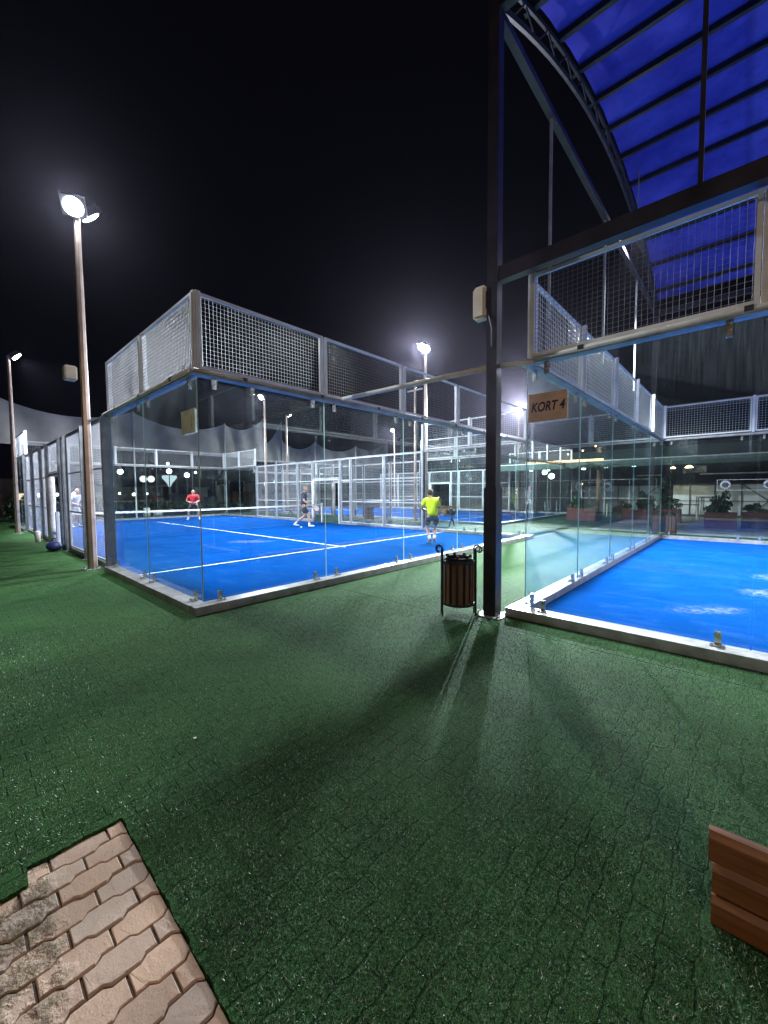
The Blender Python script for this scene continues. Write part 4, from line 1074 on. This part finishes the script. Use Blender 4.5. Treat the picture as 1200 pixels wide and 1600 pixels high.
# ------------------------------------------------------------------ vegetation
def leaf_cloud(name, mat, parent, boxes, n, size, seed=1):
    """many small leaf faces spread through ellipsoids: (cx,cy,cz,rx,ry,rz)"""
    rnd = random.Random(seed); mb = MB()
    tot = sum(b[3] * b[4] * b[5] for b in boxes)
    for b in boxes:
        for _ in range(int(n * b[3] * b[4] * b[5] / tot)):
            while True:
                u = Vector((rnd.uniform(-1, 1), rnd.uniform(-1, 1), rnd.uniform(-1, 1)))
                if 0.25 < u.length <= 1: break
            p = Vector((b[0] + u.x * b[3], b[1] + u.y * b[4], b[2] + u.z * b[5]))
            q = Euler((rnd.uniform(0, 6.3), rnd.uniform(0, 6.3), rnd.uniform(0, 6.3))).to_matrix(); s = size * rnd.uniform(0.6, 1.4)
            i = len(mb.v)
            for c in ((-s, 0, 0), (0, s * 0.45, 0), (s, 0, 0), (0, -s * 0.45, 0)): mb.v.append(tuple(p + q @ Vector(c)))
            mb.f.append((i, i + 1, i + 2, i + 3))
    return mb.build(name, mat, parent)
def hedge(x, y, lx, ly, h, label, seed):
    t = thing('hedge', (x, y, 0), 0, label, 'hedge', 'dark hedges beyond the courts')
    bs = []
    nx = max(1, int(max(lx, ly) / 0.8))
    rr = random.Random(seed)
    for i in range(nx + 1):
        f = i / nx - 0.5
        bs.append((lx * f, ly * f, h * 0.5, 0.6 + 0.1 * rr.random(), 0.6, h * (0.5 + 0.1 * rr.random())))
    leaf_cloud('foliage', LEAF, t, bs, int(900 * nx), 0.09, seed)
    MB().tube([(0, 0, 0), (0, 0, h * 0.6)], 0.05, 6).build('stem', BARK, t)
    return t
hedge(-24.0, 2.2, 0.3, 3.6, 1.25, 'dark clipped hedge behind far left end of left court', 1)
hedge(-24.3, 7.6, 0.3, 4.6, 0.9, 'low dark hedge behind the player in red', 2)
hedge(-26.5, -3.2, 0.3, 4.0, 1.5, 'dark hedge left of the second lamp pole', 3)
hedge(-24.5, 12.0, 0.3, 2.2, 0.7, 'small dark hedge below the garden canopy', 4)
def palm(x, y, h, label, seed, fr=11, ln=1.5):
    t = thing('palm_tree', (x, y, 0), 0, label, 'palm tree', 'palm trees')
    rr = random.Random(seed)
    MB().tube([(0, 0, 0), (0.05, 0.02, h * 0.5), (0.02, 0.05, h)], [0.17, 0.13, 0.11], 10).build('trunk', BARK, t, smooth=True)
    mb = MB()
    for k in range(fr):
        a = 2 * math.pi * k / fr + rr.uniform(-0.2, 0.2); el = rr.uniform(0.1, 1.0)
        p = Vector((0.02, 0.05, h)); d = Vector((math.cos(a), math.sin(a), el)).normalized(); pts = [p.copy()]
        for i in range(9):
            p = p + d * ln / 9; d = (d + Vector((0, 0, -0.16))).normalized(); pts.append(p.copy())
        mb.tube(pts, [0.02 - 0.0018 * i for i in range(10)], 4)
        for i in range(1, 10):
            for sgn in (-1, 1):
                dd = (pts[i] - pts[i - 1]).normalized(); sd = dd.cross(Vector((0, 0, 1))).normalized() * sgn
                for off in (0, 0.5):
                    b0 = pts[i - 1].lerp(pts[i], off); tipp = b0 + sd * 0.32 * (1 - i / 14) + dd * 0.16 - Vector((0, 0, 0.10)); j = len(mb.v)
                    mb.v += [tuple(b0), tuple(b0 + dd * 0.05), tuple(tipp)]; mb.f.append((j, j + 1, j + 2))
    mb.build('crown', LEAF, t)
palm(-30.0, -3.4, 2.4, 'short palm at the far left edge in front of pale building', 5)
palm(-0.4, 19.6, 2.5, 'palm trunk seen through the roofed court glass among red planters', 6, 9, 1.2)

# ------------------------------------------------------------------ red planters, pavement furniture
def planter(x, y, w_, d_, h, label, shrub=0.9, seed=1, tall=1.0):
    t = thing('planter', (x, y, 0.006), 0, label, 'planter', 'red box planters on the pavement')
    mb = MB(); T = 0.04
    mb.box(-w_ / 2, w_ / 2, -d_ / 2, -d_ / 2 + T, 0, h).box(-w_ / 2, w_ / 2, d_ / 2 - T, d_ / 2, 0, h).box(-w_ / 2, -w_ / 2 + T, -d_ / 2 + T, d_ / 2 - T, 0, h).box(w_ / 2 - T, w_ / 2, -d_ / 2 + T, d_ / 2 - T, 0, h)
    mb.build('box', RED, t, bevel=0.006)
    MB().box(-w_ / 2 + T, w_ / 2 - T, -d_ / 2 + T, d_ / 2 - T, 0, h - 0.06).build('soil', ROOFD, t)
    if shrub:
        bs = [(random.uniform(-0.2, 0.2) * w_, 0, h + shrub * (0.15 + 0.25 * k), w_ * 0.42 * (1 - 0.22 * k), d_ * 0.42 * (1 - 0.2 * k), shrub * 0.22) for k in range(4)]
        leaf_cloud('foliage', LEAF, t, bs, 900, 0.06, seed)
planter(4.35, 17.6, 0.95, 0.5, 0.62, 'left of the two red planters before the pale panels', 0.75, 11)
planter(5.30, 18.3, 0.75, 0.5, 0.62, 'brighter red planter right of its twin, nearest the right edge', 0.3, 12)
planter(-0.9, 18.9, 1.3, 0.6, 0.62, 'long red planter beside the palm trunk', 0.5, 13)
planter(2.3, 20.0, 1.2, 0.6, 0.60, 'red planter with tall dark bush near the pale slatted bin', 1.4, 14)
planter(0.9, 21.2, 1.1, 0.5, 0.55, 'red planter in the middle of the dining tables', 0.5, 15)

# restaurant terrace
t = thing('restaurant', (2.0, 24.0, 0), 0, 'restaurant with dark green awning and warm lights beyond the roofed court', 'restaurant')
def seg(x0, x1, y0, y1, z0, z1): return MB().box(x0 - 2, x1 - 2, y0 - 24, y1 - 24, z0, z1)
aw = MB(); aw.v += [(-9.6, -2.0, 3.02), (14, -2.0, 3.02), (14, 4.5, 4.2), (-9.6, 4.5, 4.2), (-9.6, -2.0, 2.96), (14, -2.0, 2.96), (14, 4.5, 4.14), (-9.6, 4.5, 4.14)]
aw.f += [(0, 1, 2, 3), (7, 6, 5, 4), (0, 4, 5, 1), (1, 5, 6, 2), (2, 6, 7, 3), (3, 7, 4, 0)]
aw.build('awning', CANOPY, t)
seg(-7.6, 16, 21.95, 21.99, 2.72, 3.06).build('valance', CANOPY, t)
seg(-7.6, 16, 21.93, 22.0, 3.065, 3.11).build('eaves_edge', WHITEST, t)
seg(-8, 16, 28.6, 28.8, 0, 4.1).build('back_wall', ROOFD, t)
for x in (-7.5, -4.5, -1.5, 1.4, 8.0, 11.0): seg(x, x + 0.1, 22.02, 22.12, 0, 2.955).build('column', DARK, t)
pw = MB()
seg(2.0, 2.72, 25.3, 25.36, 0.12, 1.72).build('wall_panel', WALLW, t)
for k in range(6):
    x0_ = 2.76 + 1.06 * k; seg(x0_, x0_ + 1.02, 25.3, 25.36, 0.12, 1.72).build('wall_panel', WALLW, t)
fr_ = MB()
for k in range(7): fr_.box(0.72 + 1.06 * k, 0.76 + 1.06 * k, 1.24, 1.30, 0.0, 2.3 if k == 2 else 1.78)
fr_.box(-0.0, 7.1, 1.25, 1.295, 1.72, 1.80).box(0.0, 7.1, 1.25, 1.29, 0.85, 0.88).box(-0.0, 7.1, 1.22, 1.29, 0.0, 0.13)
fr_.bar((2.9, 1.22, 1.72), (3.85, 1.22, 0.9), 0.04).bar((3.85, 1.22, 0.85), (3.1, 1.22, 0.12), 0.04).bar((1.05, 1.2, 0.12), (1.05, 1.2, 1.08), 0.04).bar((1.05, 1.2, 1.08), (1.75, 1.2, 1.08), 0.04).bar((1.25, 1.19, 0.12), (1.25, 1.19, 1.08), 0.04)
fr_.build('panel_frame', DARK, t)
seg(3.2, 5.9, 24.4, 24.45, 2.26, 2.32).build('light_bar', WHITEST, t)
seg(-3.9, -0.75, 21.85, 21.92, 3.12, 3.20).build('led_strip', emission('warm_strip', (1.0, 0.62, 0.25), 5.0), t)
YL = emission('warm_lamp', (1.0, 0.72, 0.25), 22.0); WL = emission('white_lamp', (0.85, 0.97, 1.0), 14.0); OL = emission('small_warm', (1.0, 0.6, 0.25), 9.0)
def lamp(name, x, y, z, r, mat, label, group, cord=None, shape='ball'):
    t_ = thing(name, (x, y, z), 0, label, 'lamp', group)
    b = MB()
    if shape == 'ball': b.ball((0, 0, 0), r, r, r, 12, 8)
    elif shape == 'square': b.box(-r, r, -0.03, 0.03, -r, r)
    else: b.lathe([(r * 1.6, -0.3 * r), (r * 0.9, 0.4 * r), (0.02, 0.7 * r)], 14)
    b.build('bulb', mat, t_, smooth=(shape == 'ball'))
    if cord: MB().tube([(0, 0, r * 0.7), (0, 0, cord)], 0.012, 5).build('cord', BLACK, t_)
    return t_
lamp('pendant_lamp', 2.15, 23.6, 2.62, 0.07, YL, 'yellow pendant lamp left of its neighbour under the awning edge', 'lamps hanging under the awning', 0.5, 'dome')
lamp('pendant_lamp', 2.75, 24.4, 2.68, 0.11, YL, 'brightest yellow pendant lamp above the pale wall panels', 'lamps hanging under the awning', 0.5, 'dome')
lamp('square_lamp', -1.9, 22.5, 2.75, 0.09, WL, 'square white lamp under the orange light strip end, left one', 'square white lamps under the awning', 0.3, 'square')
lamp('square_lamp', -0.8, 22.6, 2.78, 0.10, WL, 'square white lamp below the right end of orange strip', 'square white lamps under the awning', 0.3, 'square')
lamp('square_lamp', 0.45, 23.2, 2.85, 0.09, emission('teal_lamp', (0.5, 1.0, 0.85), 9.0), 'greenish square lamp hanging in the middle of the awning', 'square white lamps under the awning', 0.3, 'square')
lamp('globe_lamp', -5.6, 26.5, 2.75, 0.17, WL, 'left of two round white lamps glowing behind the KORT 4 glass', 'round white lamps in the restaurant', 0.9)
lamp('globe_lamp', -4.8, 25.6, 2.45, 0.19, WL, 'right of two round white lamps glowing behind the KORT 4 glass', 'round white lamps in the restaurant', 1.1)
for i, (x, y, z, lb) in enumerate(((-3.4, 27.5, 1.9, 'tiny warm wall lamp low behind the distant pale player'), (1.0, 24.6, 1.55, 'upper of two tiny warm lamps over a dining table'), (1.0, 24.5, 1.32, 'lower of two tiny warm lamps over a dining table'), (-2.8, 22.6, 3.6, 'warm bulb above the left part of orange strip'), (-2.0, 22.6, 3.75, 'warm bulb above the middle of orange strip'), (-1.3, 22.5, 3.95, 'warm bulb above the right part of orange strip'))):
    lamp('small_lamp', x, y, z, 0.045, OL, lb, 'tiny warm bulbs around the restaurant')
# dining tables and chairs
def table(x, y, label, col=RED):
    t_ = thing('dining_table', (x, y, 0.006), 0, label, 'table', 'dining tables on the terrace')
    MB().box(-0.45, 0.45, -0.4, 0.4, 0.72, 0.75).build('tabletop', principled('terracotta_top', (0.16, 0.05, 0.03), 0.6), t_, bevel=0.004)
    for sx in (-1, 1):
        for sy in (-1, 1): MB().box(sx * 0.4 - 0.02, sx * 0.4 + 0.02, sy * 0.35 - 0.02, sy * 0.35 + 0.02, 0, 0.72).build('leg', WHITEST, t_)
table(-0.3, 23.0, 'terracotta dining table left of the dark bush'); table(2.9, 22.4, 'terracotta dining table right of the dark bush'); table(-5.2, 27.0, 'terracotta dining table far left under the round lamps')
gp = thing('terrace_rail', (-2.6, 24.6, 0), 0, 'white tubular railing across the terrace behind the glass', 'railing')
rl = MB()
for x in (0, 1.3, 2.6, 3.9): rl.tube([(x, 0, 0), (x, 0, 2.1)], 0.03, 6)
rl.build('uprights', WHITEST, gp); MB().box(0.0, 3.9, -0.02, 0.02, 0.98, 1.02).box(0, 3.9, -0.02, 0.02, 2.08, 2.12).build('rail', WHITEST, gp)

# ------------------------------------------------------------------ far left background
def bld(name, x, y, label, cat, group=None): return thing(name, (x, y, 0), 0, label, cat, group)
t = bld('beach_bar', -46, 9, 'long low lit bar counter with white and yellow panels far beyond left court', 'bar')
YP = principled('yellow_panel', (0.34, 0.33, 0.16), 0.7, 0, 0.2, 1.2); GP = principled('dim_white_panel', (0.42, 0.42, 0.42), 0.7, 0, 0.2, 1.2)
for k in range(7):
    y0_ = -5.6 + 1.7 * k
    MB().box(0, 0.2, y0_, y0_ + 1.62, 0, 0.75).build('counter_panel', GP, t); MB().box(0.0, 0.25, y0_, y0_ + 1.62, 0.751, 0.98).build('counter_top', YP, t)
    MB().box(-0.06, 0.06, y0_ - 0.08, y0_, 0, 2.2).build('post', DARK, t)
MB().box(-4.0, 0.3, -5.8, 6.6, 2.2, 2.35).build('roof', ROOFD, t); MB().box(-4.0, -3.9, -5.8, 6.6, 0, 2.2).build('back_wall', GREENB, t)
for k in range(8):
    lamp('bar_lamp', -45.9, 3.9 + 1.35 * k, 1.32 + 0.06 * (k % 3), 0.13 if k % 2 else 0.17, WL if k % 3 else emission('cream_lamp', (1.0, 0.88, 0.65), 10.0), ['leftmost', 'second from left', 'third from left', 'fourth from left', 'fourth from right', 'third from right', 'second from right', 'rightmost'][k] + ' in the row of small lamps above the far bar counter', 'row of lamps above the bar counter')
t = bld('pale_building', -60, -1.0, 'pale low building with lit front at the far left edge', 'building')
MB().box(-6, 0, -9, 4.5, 0, 3.3).build('wall', WALLW, t); MB().box(-6.3, 0.6, -9.3, 4.8, 3.301, 3.5).build('roof', ROOFD, t)
for k in range(5): MB().box(0.001, 0.05, -8 + 2.4 * k, -6.8 + 2.4 * k, 0.4, 1.5).build('window', emission('warm_window', (1.0, 0.75, 0.5), 1.2), t)
def lamp_post(x, y, z, r, label, twin=0.0, mat=None):
    t_ = thing('street_lamp', (x, y, 0), 0, label, 'street lamp', 'white street lamps beyond the left court')
    MB().tube([(0, 0, 0), (0, 0, z - r * 0.8)], [0.05, 0.035], 6).build('post', DARK, t_)
    for yy in ((-twin, twin) if twin else (0,)):
        MB().ball((0, yy, z), r, r, r, 14, 10).build('globe', mat or emission('globe_white', (0.85, 0.95, 1.0), 6.0), t_, True)
    if twin: MB().bar((0, -twin, z - r), (0, twin, z - r), 0.05).build('arm', DARK, t_)
lamp_post(-32, 7.25, 3.2, 0.20, 'single bright white lamp left of the twin globes', 0, emission('street_white', (0.85, 0.95, 1.0), 14.0))
lamp_post(-32, 9.17, 2.65, 0.27, 'lamp post with two large white globes side by side', 0.29, emission('globe_soft', (0.9, 0.97, 1.0), 1.6))
lamp_post(-32, 10.9, 3.35, 0.20, 'bright white lamp above the funnel shaped glowing parasol', 0, emission('street_white', (0.85, 0.95, 1.0), 14.0))
lamp_post(-32, 12.37, 3.05, 0.20, 'bright white lamp just above the head of player in red', 0, emission('street_white', (0.85, 0.95, 1.0), 12.0))
lamp_post(-38, 12.9, 4.4, 0.13, 'small white lamp near top of the glass behind player in red')
lamp_post(-38, 15.6, 3.6, 0.12, 'small white lamp right of the far glass corner')
lamp_post(-20.8, -1.5, 3.1, 0.13, 'small white lamp glowing beside second lamp pole', 0, emission('street_white', (0.85, 0.95, 1.0), 14.0))
t = thing('glowing_parasol', (-34, 11.6, 0), 0, 'funnel shaped white parasol made to glow between the street lamps', 'parasol')
MB().lathe([(0.06, 2.0), (0.22, 2.35), (0.62, 2.85), (0.58, 3.05), (0.0, 3.08)], 12).build('canopy', emission('self_glowing_cloth', (0.72, 0.9, 1.0), 0.9), t, True)  # cloth emits by itself in place of lamplight falling on it
MB().tube([(0, 0, 0), (0, 0, 2.05)], 0.04, 6).build('post', DARK, t)
t = thing('garden_canopy', (-33.0, 17.6, 0), 0, 'dark peaked garden canopy on posts beside grey green box', 'gazebo')
rf = MB(); rf.v += [(-1.5, -1.7, 2.6), (1.5, -1.7, 2.6), (1.5, 1.7, 2.6), (-1.5, 1.7, 2.6), (0, 0, 3.7)]; rf.f += [(0, 1, 4), (1, 2, 4), (2, 3, 4), (3, 0, 4), (3, 2, 1, 0)]
rf.build('roof', principled('canopy_cloth', (0.16, 0.14, 0.15), 0.8), t)
for sx in (-1, 1):
    for sy in (-1, 1): MB().box(sx * 1.35 - 0.05, sx * 1.35 + 0.05, sy * 1.5 - 0.05, sy * 1.5 + 0.05, 0, 2.6).build('post', WHITEST, t)
def cabinet(name, x, y, w_, h, mat, label, cat, d_=1.0):
    t_ = thing(name, (x, y, 0), 0, label, cat)
    MB().box(-d_ / 2, d_ / 2, -w_ / 2, w_ / 2, 0.06, h).build('body', mat, t_, bevel=0.03)
    MB().box(d_ / 2 + 0.001, d_ / 2 + 0.02, -w_ / 2 + 0.08, -0.02, 0.15, h - 0.12).build('door', mat, t_, bevel=0.006)
    MB().box(d_ / 2 + 0.001, d_ / 2 + 0.02, 0.02, w_ / 2 - 0.08, 0.15, h - 0.12).build('door', mat, t_, bevel=0.006)
    MB().box(-d_ / 2 - 0.04, d_ / 2 + 0.04, -w_ / 2 - 0.04, w_ / 2 + 0.04, h + 0.001, h + 0.06).build('lid', mat, t_)
cabinet('storage_box', -31.5, 18.5, 1.45, 2.35, GREENB, 'tall grey green storage box right of the garden canopy', 'storage box')
cabinet('cabinet', -31.5, 15.4, 1.0, 2.1, GREYB, 'grey metal cabinet left of the garden canopy', 'cabinet')
cabinet('waste_bin', -31.0, 14.0, 0.9, 1.05, BLUEB, 'dark blue waste container right of the player in red', 'waste container', 0.7)
cabinet('white_counter', -32.0, 13.6, 0.9, 1.9, WALLW, 'white board fronted kiosk just right of player in red', 'kiosk', 0.5)
cabinet('heater', -32.5, 17.2, 0.5, 1.5, principled('orange_paint', (0.42, 0.14, 0.04), 0.6), 'small orange heater under the garden canopy', 'heater', 0.4)
sk = MB().lathe([(0.0, 0), (0.2, 0.0), (0.18, 0.55), (0.0, 0.6)], 12).build('litter_sack', WHITEP, None, True); sk.location = (-22.4, 6.15, 0.012); tag(sk, 'white upright sack behind the far glass left of player in red', 'sack')
sk = MB().ball((0, 0, 0.2), 0.3, 0.26, 0.22, 10, 7).build('litter_sack', principled('grey_sack', (0.4, 0.38, 0.35), 0.7), None, True); sk.location = (-22.3, 6.75, 0.012); tag(sk, 'slumped grey sack beside the upright white one', 'sack')

# ------------------------------------------------------------------ street lamp behind the photographer (its warm light falls on pavers, planks and mast)
t = thing('street_lamp', (10.5, -10.0, 0), 0, 'warm lamp post behind the photographer', 'street lamp')
MB().tube([(0, 0, 0), (0, 0, 4.6)], [0.07, 0.05], 8).build('post', DARK, t)
MB().ball((0, 0, 4.75), 0.16, 0.16, 0.16, 14, 10).build('globe', emission('warm_globe', (1.0, 0.6, 0.35), 20.0), t, True)
ld = bpy.data.lights.new('warm_light', 'POINT'); ld.energy = 850; ld.color = (1.0, 0.76, 0.58); ld.shadow_soft_size = 0.2
lo = bpy.data.objects.new('warm_light', ld); COL.objects.link(lo); lo.parent = t; lo.location = (0, 0, 5.1)

# scraps lying on the turf
for x, y, z_, lb in ((2.62, -1.18, 0.006, 'small white paper scrap on the turf above the corner of the bare pavers'), (-2.9, -1.2, 0.006, 'tiny pale leaf on the turf left of the left court corner')):
    m_ = MB(); m_.v += [(-0.013, -0.006, 0), (0.010, -0.009, 0.003), (0.015, 0.004, 0.006), (-0.004, 0.010, 0.002), (-0.013, -0.006, 0.0015), (0.010, -0.009, 0.0045), (0.015, 0.004, 0.0075), (-0.004, 0.010, 0.0035)]
    m_.f += [(3, 2, 1, 0), (4, 5, 6, 7), (0, 1, 5, 4), (1, 2, 6, 5), (2, 3, 7, 6), (3, 0, 4, 7)]
    o_ = m_.build('paper_scrap', PLAST, None, loc=(x, y, TZ + 0.007)); tag(o_, lb, 'litter')

# ------------------------------------------------------------------ thin haze, added to give the lamps a halo
hz = bpy.data.materials.new('lamp_halo_haze'); hz.use_nodes = True; hn = hz.node_tree.nodes; hn.remove(hn['Principled BSDF'])
pv = hn.new('ShaderNodeVolumePrincipled'); pv.inputs['Color'].default_value = (0.80, 0.74, 1.0, 1); pv.inputs['Density'].default_value = 0.00019; pv.inputs['Anisotropy'].default_value = 0.88
hz.node_tree.links.new(pv.outputs[0], hn['Material Output'].inputs['Volume'])
tag(MB().box(-72, 34, -16, 64, -1.03, 9.6).build('haze', hz), 'thin haze added to give the lamps a halo', 'haze', None, 'stuff')
